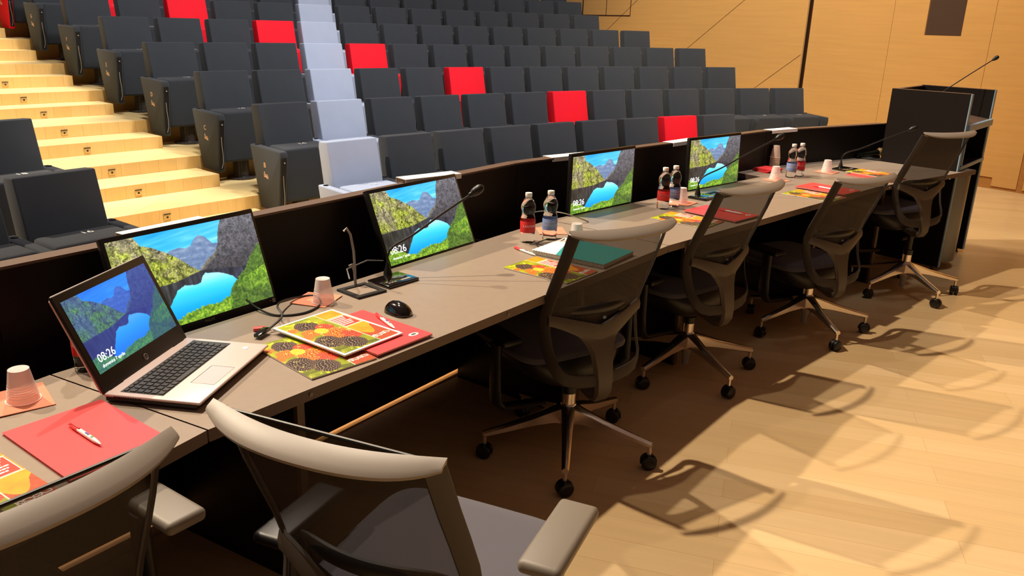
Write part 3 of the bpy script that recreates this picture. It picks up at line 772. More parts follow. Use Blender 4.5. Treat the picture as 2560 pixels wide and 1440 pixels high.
# ------------------------------------------------------------------ water bottles
def bottle_proto(labm, name_lab, lx):
    t = empty('water_bottle', (0,0,0))
    prof = [(0.0305,0.0),(0.0325,0.006),(0.0325,0.030),(0.0315,0.034),(0.0325,0.038),(0.0325,0.098),(0.0315,0.108),(0.0275,0.118),(0.0270,0.126),(0.0295,0.136),(0.0325,0.148),(0.0315,0.162),(0.027,0.175),(0.019,0.188),(0.0135,0.194),(0.0135,0.200)]
    m_ = MB(); seg = 40; vs = []; fs = []
    for (r_,z_) in prof:
        for k in range(seg):
            a = 2*PI*k/seg; rr_ = r_*(1-0.05*max(0,math.cos(5*a))*(1 if z_ < 0.03 else 0)) ; vs.append((rr_*math.cos(a), rr_*math.sin(a), z_))
    for i in range(len(prof)-1):
        for k in range(seg): fs.append((i*seg+k, i*seg+(k+1)%seg, (i+1)*seg+(k+1)%seg, (i+1)*seg+k))
    fs.append(tuple(range(seg-1,-1,-1))); fs.append(tuple((len(prof)-1)*seg+k for k in range(seg)))
    m_.add(vs, fs, 0, True); obj('bottle_body', m_, [M_water], t)
    m_ = MB(); m_.lathe([(0.0145,0.1995),(0.0150,0.201),(0.0150,0.214),(0.0140,0.216)], 24); obj('cap', m_, [M_white], t)
    m_ = MB(); m_.lathe([(0.0331,0.046),(0.0331,0.094),(0.0328,0.0945),(0.0328,0.0455)], 40, cap=False); lb = obj('paper_label', m_, [labm], t)
    # lettering wrapped around the label
    src = text_mesh(lx, 0.014, 0.0002, M_white); me = src.copy()
    for v in me.vertices:
        a = v.co.x/0.0334; v.co = Vector((0.0336*math.sin(a), -0.0336*math.cos(a), 0.074+v.co.y))
    link('label_text', me, lb)
    return t
BR = bottle_proto(M_labr, 'red', 'S.ANTONIO'); BB = bottle_proto(M_labb, 'blue', 'FONTE\nS.ANTONIO')
def put_bottle(proto, x, y, rz, label, first):
    t = proto if first else copy_tree(proto); t.location = (x,y,ZD+0.0005); t.rotation_euler = (0,0,rz); tag(t, label, 'water bottle', 'small plastic water bottles on the desk'); return t
bs = [(BR,0.060,3.426,rad(25),'red-labelled water bottle standing alone left of the blue-labelled one, near the spiral notebook'),
      (BB,0.158,3.486,rad(0),'blue-labelled water bottle by the napkin near the spiral notebook'),
      (BR,0.780,4.200,rad(-10),'red-labelled water bottle in front of its neighbour between third and fourth monitors'),
      (BB,0.847,4.269,rad(20),'blue-labelled water bottle behind the red-labelled one between third and fourth monitors'),
      (BB,1.800,5.290,rad(-10),'blue-labelled water bottle beyond the farthest monitor'),
      (BR,1.872,5.345,rad(15),'red-labelled water bottle beyond the farthest monitor'),
      (BR,-1.115,1.965,rad(10),'red-labelled water bottle half hidden behind the laptop screen')]
seen = set()
for (pr,x,y,rz,lb) in bs:
    put_bottle(pr,x,y,rz,lb, id(pr) not in seen); seen.add(id(pr))

# ------------------------------------------------------------------ cups and napkins
def cup_mesh():
    m_ = MB(); prof = []
    H_ = 0.082
    for i in range(29):
        z_ = H_*i/28; r_ = 0.0365-0.0135*i/28
        if 0.012 < z_ < 0.045: r_ += 0.0007*(1 if i%2 else -1)
        prof.append((r_,z_))
    prof = [(0.039,0.0),(0.039,0.003)]+prof[1:]+[(0.0215,H_),(0.018,H_-0.002),(0.0,H_-0.002)]
    m_.lathe(prof, 36, cap=False); return m_.mesh('cup_body', M_cup)
CUP = cup_mesh()
for (x,y,lb) in ((-1.170,1.765,'upturned frosted plastic cup on the salmon napkin left of the laptop'),
                 (-0.625,2.544,'upturned frosted plastic cup on the napkin by the thin black cable'),
                 (0.274,3.438,'upturned frosted plastic cup behind the nearest row chair, by the spiral notebook'),
                 (0.907,4.349,'upturned frosted plastic cup beside the middle pair of bottles'),
                 (1.667,5.183,'upturned frosted plastic cup just in front of the farthest pair of bottles'),
                 (2.124,5.531,'upturned frosted plastic cup beside the microphone closest to the lectern')):
    o = link('plastic_cup', CUP); o.location = (x,y,ZD+0.003); tag(o, lb, 'cup', 'upturned plastic cups')
def napkin(x, y, rz, s_, label, m=M_nap, n=1, z0=ZD):
    mm = MB(); mm.rprism([(-s_/2,-s_/2),(s_/2,-s_/2),(s_/2,s_/2),(-s_/2,s_/2)], 0.0, 0.0022, 0.0004, 0, None, 1)
    for v in range(len(mm.v)):
        q = mm.v[v]; mm.v[v] = (q[0], q[1], q[2]+0.002*(max(0,(q[0]*q[1])/(s_*s_/4)))**2)
    o = obj('paper_napkin', mm, [m]); o.location = (x,y,z0+0.0003); o.rotation_euler = (0,0,rz); tag(o, label, 'napkin', 'folded paper napkins'); return o
napkin(-1.190,1.760, rad(40), 0.150, 'salmon paper napkin under the cup left of the laptop')
napkin(-0.655,2.568, rad(-14), 0.128, 'salmon paper napkin under the cup by the thin black cable')
napkin(0.172,3.625, rad(8), 0.128, 'pale orange paper napkin behind the blue-labelled bottle near the notebook')
napkin(0.915,4.355, rad(-38), 0.125, 'salmon paper napkin under the cup beside the middle bottles')
napkin(1.668,5.150, rad(38), 0.130, 'salmon paper napkin under the cup in front of the farthest bottles')
napkin(2.124,5.535, rad(-42), 0.130, 'salmon paper napkin under the cup nearest the lectern')
for q in range(4):
    mm = MB(); s_ = 0.135; mm.rprism([(-s_/2,-s_/2),(s_/2,-s_/2),(s_/2,s_/2),(-s_/2,s_/2)], 0, 0.006, 0.001, 0, None, 1)
    o = obj('paper_napkin', mm, [M_napr]); o.location = (1.705+0.004*q,5.505-0.003*q,ZD+0.0003+0.0062*q); o.rotation_euler = (0,0,rad(28+5*q))
    tag(o, ['bottom','second lowest','second highest','topmost'][q]+' bright red napkin in the pile before the stack of cups', 'napkin', 'pile of red napkins')
mm = MB(); prof = []
for q in range(7):
    z_ = q*0.011; prof += [(0.036,z_),(0.036,z_+0.004),(0.0335,z_+0.0045),(0.0335,z_+0.011)]
prof += [(0.0335,0.079),(0.0225,0.150),(0.019,0.150)]
mm.lathe(prof, 32); o = obj('cup_stack', mm, [M_cupop]); o.location = (1.815,5.70,ZD); tag(o, 'tall stack of nested upturned cream plastic cups beside the pile of red napkins', 'cup stack')

# ------------------------------------------------------------------ folders, brochures, notebook, pens
def frame_from(bl, br, depth):
    """bottom-left and bottom-right corners (seen by the sitter) -> centre and angle"""
    a, b_ = Vector((bl[0],bl[1],0)), Vector((br[0],br[1],0)); d = (b_-a); phi = math.atan2(d.y,d.x); n = Vector((-d.y,d.x,0)).normalized()
    return (a+b_)/2+n*depth/2, phi
def folder(c, phi, z, label, th=0.006, w=0.222, h=0.31, seal=True):
    t = empty('red_folder', (c[0],c[1],z), phi, label, 'folder', 'red paper folders on the desk')
    m_ = MB(); m_.box((0,0,th*0.5),(w-0.004,h-0.004,th-0.0016)); obj('pages', m_, [M_pages], t)
    m_ = MB(); m_.rprism([(-w/2,-h/2),(w/2,-h/2),(w/2,h/2),(-w/2,h/2)], th-0.001, th, 0.0003, 0, None, 1); m_.box((0,0,0.0005),(w,h,0.001)); obj('cover', m_, [M_rfold], t)
    if seal:
        m_ = MB(); m_.lathe([(0.014,0),(0.014,0.0006)], 24, 0, Matrix.Translation((w*0.30,-h*0.38,th)) @ Matrix.Diagonal((1.3,0.8,1,1)))
        m_.lathe([(0.008,0),(0.008,0.0010)], 16, 1, Matrix.Translation((w*0.30,-h*0.38,th)) @ Matrix.Diagonal((1.2,0.6,1,1))); obj('round_seal', m_, [M_white, M_blackf], t)
    return t
def dashes():
    m_ = MB(); rs = random.Random(4)
    for q in range(6):
        x_ = 0.038+0.0035*(q == 0); end = 0.092-0.006*(q%3)
        while x_ < end:
            w_ = rs.uniform(0.004,0.011); w_ = min(w_, end-x_+0.002)
            m_.rbox((x_+w_/2, 0.0805-q*0.0118, 0), (w_, 0.0062, 0.0005), 0.0002, 1); x_ += w_+0.0012
    return m_.mesh('printed_lines', M_white)
def script_mark():
    m_ = MB()
    for (y0, ph_, k) in ((0.004,0.0,1.0),(-0.005,1.3,0.8)):
        pts = []
        for i in range(60):
            u = i/59; pts.append((-0.030+0.060*u, y0+0.006*u+0.0042*k*math.sin(u*33+2.4*math.sin(u*11)+ph_)*(0.75+0.35*math.sin(u*19+1)), 0))
        m_.tube(pts, 0.0017, 5)
    m_.tube([(-0.033,-0.004,0),(-0.034,0.004,0),(-0.029,0.010,0),(-0.022,0.010,0),(-0.020,0.005,0),(-0.027,0.001,0)], 0.0022, 5)
    for v in range(len(m_.v)): m_.v[v] = (m_.v[v][0], m_.v[v][1], m_.v[v][2]*0.15)
    return m_.mesh('script_mark', M_white)
DASH, SCRIPT = dashes(), script_mark()
def cover_text(t, z):
    link('printed_lines', DASH, t, (0.0,0.0,z-0.0003)); link('script_mark', SCRIPT, t, (0.069,-0.117,z-0.0002))
def brochure(c, phi, z, label, border=0.0, th=0.004, lift=False):
    t = empty('brochure', (c[0],c[1],z), phi, label, 'brochure', 'brochures with a berry photo cover')
    w, h = 0.21+2*border, 0.297+2*border
    m_ = MB(); m_.rprism([(-w/2,-h/2),(w/2,-h/2),(w/2,h/2),(-w/2,h/2)], 0, th, 0.0006, 0, None, 1); obj('pages', m_, [M_paper if border else M_pages], t)
    link('printed_cover', COV, t, (0,0,th+0.0004)); cover_text(t, th+0.0009)
    return t
# corner triples measured on the worktop: bottom-left, bottom-right
# brochure stack near the laptop
c_, ph = frame_from((-0.516,1.932),(-0.370,2.085),0.297); brochure(c_, ph, ZD+0.001, 'berry-covered brochure lying lowest, right beside the laptop')
c_, ph = frame_from((-0.371,2.088),(-0.231,2.269),0.31); folder(c_, ph, ZD+0.0055, 'red folder under the white-bordered brochure, beside the mouse')
c_, ph = frame_from((-0.462,2.065),(-0.325,2.25),0.30); b1 = brochure(c_, ph, ZD+0.0122, 'white-bordered berry brochure lying on top of the red folder and another brochure', 0.009, 0.005)
m_ = MB(); m_.rprism([(-0.112,-0.152),(0.112,-0.152),(0.112,0.152),(-0.112,0.152)], 0, 0.0022, 0.0003, 0, None, 1)
o = obj('paper_sheets', m_, [M_paper]); o.location = (c_.x-0.006,c_.y+0.012,ZD+0.0118-0.0022+0.0022); o.rotation_euler = (0,0,ph+rad(3)); tag(o, 'white paper sheets peeking out under the white-bordered brochure', 'papers')
b1.location.z = ZD+0.0142
# left folder and brochure
a_, b_ = Vector((-1.117,1.600,0)), Vector((-0.990,1.771,0)); d = (b_-a_).normalized(); n = Vector((d.y,-d.x,0))
c_ = (a_+b_)/2+n*0.155; folder(c_, math.atan2(d.y,d.x), ZD+0.001, 'red folder left of the laptop with a pen lying on it', seal=False)
c_, ph = frame_from((-0.978,1.195),(-0.860,1.369),0.297); brochure(c_, ph, ZD+0.001, 'berry brochure at the left end of the desk, mostly behind a chair back')
# by the first row chair
c_, ph = frame_from((0.192,2.814),(0.336,3.002),0.297); brochure(c_, ph, ZD+0.001, 'berry brochure in front of the teal and white spiral notebook')
t = empty('spiral_notebook', (0.289,3.236,ZD+0.001), math.atan2(0.216,0.146)-PI/2+PI/2, 'spiral notebook with white and teal cover lying behind the nearest row chair', 'notebook')
w, h = 0.262, 0.335
phn = math.atan2(3.239-3.023,0.486-0.340); t.rotation_euler = (0,0,phn)
m_ = MB(); m_.box((0,0,0.009),(w-0.004,h-0.004,0.016)); obj('pages', m_, [M_pages], t)
m_ = MB(); m_.prism([(-w/2,-h/2),(w/2,-h/2),(w/2,h/2-0.03),(-w/2,h/2-0.115)], 0.017, 0.0185); obj('teal_cover', m_, [M_teal], t)
m_ = MB(); m_.prism([(-w/2,h/2-0.115),(w/2,h/2-0.03),(w/2,h/2),(-w/2,h/2)], 0.017, 0.0187); obj('white_cover', m_, [M_paper], t)
m_ = MB()
for q in range(26): m_.tube([(-w/2-0.002+0.005*math.cos(a), -h/2+0.012+q*(h-0.024)/25, 0.010+0.010*math.sin(a)) for a in [2*PI*j/8 for j in range(8)]], 0.0009, 5, 0, None, True)
obj('spiral_binding', m_, [M_gcable], t)
# by the second and third row chairs
c_, ph = frame_from((0.903,3.752),(1.045,3.93),0.297); brochure(c_, ph, ZD+0.001, 'berry brochure half under the red folder behind the second row chair')
c_, ph = frame_from((1.085,3.90),(1.245,4.055),0.30); folder(c_, ph, ZD+0.0058, 'red folder beside the middle pair of bottles, behind the second row chair')
c_, ph = frame_from((1.753,4.503),(1.905,4.655),0.25); brochure(c_, ph, ZD+0.001, 'berry brochure in front of the red folder behind the third row chair')
c_, ph = frame_from((1.915,4.69),(2.07,4.84),0.29); folder(c_, ph, ZD+0.0058, 'red folder with a red and white pen behind the third row chair')
c_, ph = frame_from((2.42,5.20),(2.58,5.34),0.31); folder(c_, ph, ZD+0.001, 'red folder closest to the lectern, behind the farthest chair')
c_, ph = frame_from((2.44,5.30),(2.60,5.43),0.297); brochure(c_, ph, ZD+0.0078, 'berry brochure closest to the lectern, lying on a red folder')
def pen(p, q, z, label):
    a, b_ = Vector((p[0],p[1],0)), Vector((q[0],q[1],0)); d = b_-a; L = 0.142
    t = empty('ballpoint_pen', ((a+b_).x/2,(a+b_).y/2,z+0.0056), math.atan2(d.y,d.x), label, 'pen', 'red and white promotional pens')
    Ry = Matrix.Rotation(PI/2,4,'Y')
    m_ = MB(); m_.lathe([(0.0048,-0.03),(0.0052,-0.01),(0.0052,0.045),(0.0028,0.064),(0.001,0.071)], 16, 0, Ry); obj('barrel', m_, [M_white], t)
    m_ = MB(); m_.lathe([(0.0030,-0.073),(0.0034,-0.060),(0.0050,-0.056),(0.0053,-0.03),(0.0048,-0.0295)], 16, 0, Ry); m_.rbox((-0.045,0,0.0062),(0.046,0.0045,0.0022),0.0008,1); obj('clip', m_, [M_rfold], t)
    m_ = MB(); m_.box((0.012,0,0.0050),(0.016,0.004,0.0012)); obj('logo_print', m_, [M_blue], t)
    m_ = MB(); m_.box((0.034,0,0.0050),(0.007,0.005,0.0010)); obj('green_print', m_, [M_green], t)
    return t
pen((-0.991,1.636),(-0.873,1.546), ZD+0.0075, 'red and white pen lying on the red folder left of the laptop')
pen((-0.424,2.399),(-0.353,2.289), ZD+0.0118, 'red and white pen on the red folder beside the mouse')
pen((-0.003,3.312),(0.099,3.181), ZD, 'red and white pen lying between bottles and berry brochure near the notebook')
pen((1.816,4.912),(1.905,4.80), ZD+0.0122, 'red and white pen on the folder behind the third row chair')
pen((1.06,4.14),(1.16,4.04), ZD+0.0122, 'red and white pen on the folder behind the second row chair')

# ------------------------------------------------------------------ mouse
t = empty('computer_mouse', (-0.365,2.463,ZD), math.atan2(2.422-2.505,-0.318+0.415), 'glossy dark computer mouse beside the red folder', 'mouse')
rings = []
for i in range(13):
    u = i/12; x_ = -0.052+0.104*u; e = math.sqrt(max(0.0,1-(2*u-1)**4)); wv = 0.031*e+0.001; hv = 0.036*e**0.8*(0.78+0.3*math.sin(PI*min(1,u*1.05)))+0.001
    rings.append([(x_, wv*math.cos(a), max(0.0, hv*math.sin(a))+ (0.002 if math.sin(a) > 0 else 0)) for a in [2*PI*j/20 for j in range(20)]])
m_ = MB(); m_.loft(rings); obj('shell', m_, [M_gloss], t)
m_ = MB(); m_.lathe([(0.006,-0.003),(0.008,-0.002),(0.008,0.002),(0.006,0.003)], 14, 0, Matrix.Translation((-0.026,0,0.029)) @ Matrix.Rotation(PI/2,4,'X')); obj('scroll_wheel', m_, [M_gcable], t)

# ------------------------------------------------------------------ laptop
t = empty('laptop', (-0.829,1.941,ZD), rad(82.2), 'open silver laptop with black keyboard, its screen showing a dark lake', 'laptop')
LW, LDp = 0.380, 0.250
m_ = MB(); m_.rprism([(-LW/2,-LDp/2),(LW/2,-LDp/2),(LW/2,LDp/2),(-LW/2,LDp/2)], 0.016, 0.024, 0.004, 0, None, 3); obj('deck', m_, [M_lapt], t)
m_ = MB(); m_.rprism([(-LW/2+0.004,-LDp/2+0.012),(LW/2-0.004,-LDp/2+0.012),(LW/2-0.004,LDp/2-0.002),(-LW/2+0.004,LDp/2-0.002)], 0.002, 0.0165, 0.004, 0, None, 2)
obj('bottom_case', m_, [M_rub], t)
m_ = MB(); m_.rbox((0.0,0.035,0.0242),(0.345,0.112,0.0012),0.0005,1); kb = obj('keyboard_well', m_, [M_keyb], t)
m_ = MB()
rows_ = 6; 
for r_ in range(rows_):
    y_ = 0.080-r_*0.0182; x_ = -0.169; hgt = 0.0150 if r_ else 0.009
    widths = [0.0172]*18
    if r_ == 5: widths = [0.0172,0.0172,0.0172,0.0172,0.088,0.0172,0.0172,0.0172,0.0172,0.0172,0.0172,0.0172,0.0172,0.0172]
    if r_ == 4: widths = [0.023]+[0.0172]*11+[0.030]+[0.0172]*4
    for wk in widths:
        if x_+wk > 0.171: break
        m_.rbox((x_+wk/2,y_,0.0258),(wk-0.002,hgt,0.0022),0.0008,1); x_ += wk+0.0022
obj('keys', m_, [M_key], t)
m_ = MB(); m_.rbox((-0.035,-0.077,0.0242),(0.108,0.062,0.0010),0.0004,1); obj('touchpad', m_, [M_tpad], t)
m_ = MB(); m_.rbox((-0.035,-0.0452,0.0244),(0.108,0.001,0.0010),0.0003,1); m_.rbox((0.0195,-0.077,0.0244),(0.001,0.062,0.0010),0.0003,1); obj('touchpad_seam', m_, [M_key], t)
m_ = MB()
for q in range(12): m_.box((-LW/2-0.0003,0.095-q*0.006,0.017),(0.002,0.0028,0.007))
obj('side_vent', m_, [M_hole], t)
m_ = MB(); m_.rbox((0.150,-0.075,0.0245),(0.018,0.014,0.0008),0.0003,1); obj('sticker', m_, [M_white], t)
lid = empty('lid', (0,LDp/2-0.006,0.022)); lid.parent = t; 
LT = rad(-24)
lid.rotation_euler = (LT,0,0)
lid.empty_display_size = 0.05
m_ = MB(); m_.rprism([(-LW/2,0.0),(LW/2,0.0),(LW/2,0.262),(-LW/2,0.262)], -0.009, -0.0, 0.0035, 0, Matrix.Rotation(PI/2,4,'X'), 3)
lc = obj('lid_shell', m_, [M_rub], lid)
m_ = MB(); m_.tube([(-LW/2+0.002,0.009,0.006),(-LW/2+0.002,0.009,0.252),(-LW/2+0.01,0.009,0.260),(LW/2-0.01,0.009,0.260),(LW/2-0.002,0.009,0.252),(LW/2-0.002,0.009,0.006)], 0.003, 8); obj('lid_rim', m_, [M_lapt], lid)
s_ = link('screen', SCRL, lid, (0,-0.0008,0.144), (PI/2,0,0))
link('clock_text', text_mesh('08:26', 0.030, 0.0001, M_txt), lid, (-0.122,-0.0014,0.080), (PI/2,0,0))
link('date_text', text_mesh('domenica 7 aprile', 0.0125, 0.0001, M_txt), lid, (-0.108,-0.0014,0.060), (PI/2,0,0))
m_ = MB(); m_.tube([(0.0075*math.cos(a),0,0.0075*math.sin(a)) for a in [2*PI*j/24 for j in range(24)]], 0.0009, 6, 0, None, True); lg = obj('maker_badge', m_, [M_gcable], lid, (0,-0.0012,0.022))
link('badge_text', text_mesh('hp', 0.012, 0.0001, M_gcable, 'CENTER', 0.25), lg, (0,0,0.0008), (PI/2,0,0))
m_ = MB(); m_.tube([(-0.17,0.003,-0.001),(-0.115,0.003,-0.001)], 0.0055, 10); m_.tube([(0.115,0.003,-0.001),(0.17,0.003,-0.001)], 0.0055, 10); obj('hinge', m_, [M_gloss], lid)

# USB stick, connector and cable
t = empty('usb_stick', (-0.757,2.275,ZD), rad(20), 'red and white usb stick lying behind the laptop', 'usb stick')
m_ = MB(); m_.rbox((0,0,0.006),(0.035,0.018,0.010),0.002,2); obj('stick_body', m_, [M_rfold], t)
m_ = MB(); m_.rbox((0.024,0,0.006),(0.016,0.012,0.005),0.001,1); obj('plug', m_, [M_steel], t)
t = empty('video_cable', (-0.70,2.27,ZD), 0, 'black video cable with plug, looping on the worktop behind the laptop', 'cable')
L0 = Matrix.Translation((0.70,-2.27,-ZD))
def catmull(P, n=8):
    P = [Vector(p) for p in P]; Q = []
    for i in range(len(P)-1):
        p0, p1, p2, p3 = P[max(i-1,0)], P[i], P[i+1], P[min(i+2,len(P)-1)]
        for s2 in range(n):
            u = s2/n; Q.append(0.5*((2*p1)+(-p0+p2)*u+(2*p0-5*p1+4*p2-p3)*u*u+(-p0+3*p1-3*p2+p3)*u**3))
    Q.append(P[-1]); return Q
m_ = MB(); m_.tube(catmull([(-0.725,2.262,0.745),(-0.70,2.32,0.765),(-0.73,2.38,0.775),(-0.74,2.46,0.765),(-0.72,2.56,0.745),(-0.67,2.60,0.739),(-0.63,2.52,0.739),(-0.66,2.43,0.739),(-0.74,2.40,0.739),(-0.81,2.44,0.745),(-0.86,2.48,0.76)]), 0.0034, 8, 0, L0); obj('cord', m_, [M_rub], t)
m_ = MB(); m_.rbox((0,0,0),(0.055,0.022,0.011),0.002,2); o = obj('plug', m_, [M_gloss], t); o.location = (-0.035,-0.04,0.012); o.rotation_euler = (0,rad(-5),rad(75))
m_ = MB(); m_.tube(catmull([(0.07,3.375,ZD+0.003),(0.16,3.33,ZD+0.012),(0.22,3.41,ZD+0.02),(0.20,3.45,ZD+0.01),(0.13,3.41,ZD+0.012),(0.10,3.36,ZD+0.004),(0.14,3.30,ZD+0.003),(0.21,3.36,ZD+0.003)]), 0.0022, 6)
tag(obj('dark_cord', m_, [M_rub]), 'thin dark cord curled beside the two bottles at the notebook', 'cord')
m_ = MB(); m_.tube(catmull([(0.36,3.83,ZD+0.002),(0.30,3.80,ZD+0.03),(0.22,3.80,ZD+0.05),(0.13,3.86,ZD+0.04),(0.06,3.95,ZD)]), 0.003, 6)
tag(obj('pale_cable', m_, [M_gcable]), 'pale cable arching over the worktop below the third monitor', 'cable')
# small items by the lectern
t = empty('handheld_microphone', (2.73,6.40,ZD+0.0), rad(8), 'dark handheld microphone with a gold band lying by the lectern', 'microphone', 'handheld microphones by the lectern')
m_ = MB(); m_.lathe([(0.006,-0.13),(0.016,-0.125),(0.018,0.03),(0.024,0.07)], 20, 0, Matrix.Translation((0,0,0.036)) @ Matrix.Rotation(PI/2-0.10,4,'Y')); obj('microphone_body', m_, [M_wine], t)
m_ = MB(); m_.lathe([(0.0245,0.07),(0.029,0.085),(0.028,0.112),(0.020,0.125),(0.006,0.130)], 20, 0, Matrix.Translation((0,0,0.036)) @ Matrix.Rotation(PI/2-0.10,4,'Y')); obj('microphone_head', m_, [M_gold], t)
t2 = copy_tree(t); t2.location = (2.72,6.27,ZD); t2.rotation_euler = (0,0,rad(20)); t2['label'] = 'second dark handheld microphone, lying right of the first against the lectern'
m_ = MB(); m_.tube(catmull([(2.55,6.30,ZD+0.006),(2.68,6.22,ZD+0.006),(2.80,6.17,ZD+0.008),(2.90,6.12,ZD+0.006),(2.86,6.08,ZD+0.006),(2.74,6.14,ZD+0.007),(2.62,6.24,ZD+0.006)]), 0.006, 8)
tag(obj('black_cord', m_, [M_rub]), 'black cord coiled on the worktop in front of the handheld microphones', 'cord')

# ------------------------------------------------------------------ lectern
N0, N1 = Vector((3.128,5.734,0)), Vector((2.755,6.135,0))     # near side panel: front (speaker side), back
F0, F1 = Vector((3.601,6.293,0)), Vector((3.235,6.70,0))      # far side panel
lec = empty('lectern', ((N0+F0)/2).to_tuple(), 0, 'tall black lectern with grey edges standing at the far end of the desk', 'lectern')
LI = Matrix.Translation(-Vector(lec.location))
def vpanel(a, b_, z0, z1, th, name, mats, tilt=0):
    d = (b_-a).normalized(); n = Vector((-d.y,d.x,0))*th/2
    m_ = MB(); m_.prism([(q.x,q.y) for q in (a-n,b_-n,b_+n,a+n)], z0, z1, 0, LI); return obj(name, m_, mats, lec)
dd = (N1-N0).normalized(); cc = (F0-N0).normalized()
for (a, b_) in ((N0,N1),(F0,F1)):
    vpanel(a+dd*0.008, b_, 0.03, 1.268, 0.028, 'side_panel', [M_black])
    vpanel(a, a+dd*0.0075, 0.03, 1.270, 0.030, 'edge_trim', [M_alu])
for (a,b_) in ((N0,N1),(F0,F1)):
    vpanel(a+dd*0.01, b_, 1.2685, 1.272, 0.030, 'top_trim', [M_blackf])
vpanel(N1+cc*0.016, F1-cc*0.016, 0.03, 1.262, 0.026, 'front_panel', [M_black])
vpanel(N1+cc*0.016, F1-cc*0.016, 1.2625, 1.266, 0.03, 'top_trim', [M_blackf])
def hshelf(z, y0, y1, th, name, mats, slope=0.0, x0=0.016, x1=0.016):
    a, b_, c_, d_ = N0+cc*x0+dd*y0, F0-cc*x1+dd*y0, F0-cc*x1+dd*y1, N0+cc*x0+dd*y1
    m_ = MB(); vs = []
    for zz in (-th,0):
        for q, yy in ((a,y0),(b_,y0),(c_,y1),(d_,y1)): vs.append((q.x,q.y,z+zz+slope*(yy-y0)))
    m_.add(vs, [(3,2,1,0),(4,5,6,7),(0,1,5,4),(1,2,6,5),(2,3,7,6),(3,0,4,7)], 0, False, LI); return obj(name, m_, mats, lec)
hshelf(1.055, 0.0, 0.52, 0.02, 'reading_shelf', [M_grille], 0.12)
hshelf(1.058, -0.022, -0.001, 0.045, 'shelf_lip', [M_alu], 0.12)
hshelf(0.765, 0.0, 0.50, 0.012, 'lower_shelf', [M_black]); hshelf(0.768, -0.012, -0.001, 0.024, 'shelf_lip', [M_alu])
a = N0+cc*0.03; vpanel(a-dd*0.01, a+dd*0.006, 0.775, 1.03, 0.014, 'upright_trim', [M_alu])
# rounded metal cabinet door
m_ = MB(); pts = []
for i in range(9):
    u = i/8; q = N0+cc*(0.03+0.27*u)-dd*(0.0+0.05*math.sin(PI*u*0.9)); pts.append(q)
rings = [[(q.x,q.y,0.06) for q in pts]+[(q.x+dd.x*0.02,q.y+dd.y*0.02,0.06) for q in pts[::-1]], [(q.x,q.y,0.70) for q in pts]+[(q.x+dd.x*0.02,q.y+dd.y*0.02,0.70) for q in pts[::-1]]]
m_.loft(rings, 0, True, LI); obj('door', m_, [M_metal], lec)
for q in (N0+dd*0.05, N1-dd*0.05, F0+dd*0.05, F1-dd*0.05):
    m_ = MB(); m_.lathe([(0.014,0.0),(0.014,0.006),(0.006,0.008),(0.006,0.031)], 14, 0, LI @ Matrix.Translation((q.x,q.y,0))); obj('foot', m_, [M_rub], lec)
# book on the lectern shelf
p = N0+cc*0.28+dd*0.14; t = empty('red_book', (p.x,p.y,0.766), math.atan2(cc.y,cc.x), 'dark red book lying on the shelf inside the lectern', 'book')
m_ = MB(); m_.box((0,0,0.008),(0.21,0.15,0.012)); obj('pages', m_, [M_pages], t)
m_ = MB(); m_.box((0,0,0.0155),(0.215,0.155,0.003)); m_.box((0,0,0.001),(0.215,0.155,0.002)); obj('cover', m_, [M_rfold], t)
# microphone of the lectern
b0 = N0+cc*0.42+dd*0.38; b0.z = 1.10; hd = b0+cc*0.34-dd*0.28+Vector((0,0,0)); 
t = empty('lectern_microphone', (b0.x,b0.y,1.10), 0, 'thin gooseneck microphone rising out of the lectern', 'microphone')
HD = Vector((3.55,6.33,1.489))
Lm = Matrix.Translation((-b0.x,-b0.y,-1.10))
pts = catmull([(b0.x,b0.y,1.10),(b0.x,b0.y,1.16),b0.lerp(HD,0.15)+Vector((0,0,0.07)),b0.lerp(HD,0.5)+Vector((0,0,0.045)),HD])
m_ = MB(); m_.lathe([(0.02,0.0),(0.018,0.012),(0.008,0.03)],16); obj('socket', m_, [M_rub], t)
m_ = MB(); m_.tube(pts, 0.004, 8, 0, Lm); obj('gooseneck', m_, [M_rub], t)
d = (pts[-1]-pts[-2]).normalized(); rot = d.to_track_quat('Z','Y').to_matrix().to_4x4()
m_ = MB(); m_.lathe([(0.006,-0.01),(0.010,-0.004),(0.014,0.01),(0.016,0.022),(0.012,0.038),(0.003,0.043)],16,0,Lm @ Matrix.Translation(pts[-1]) @ rot); obj('microphone_head', m_, [M_rub], t)

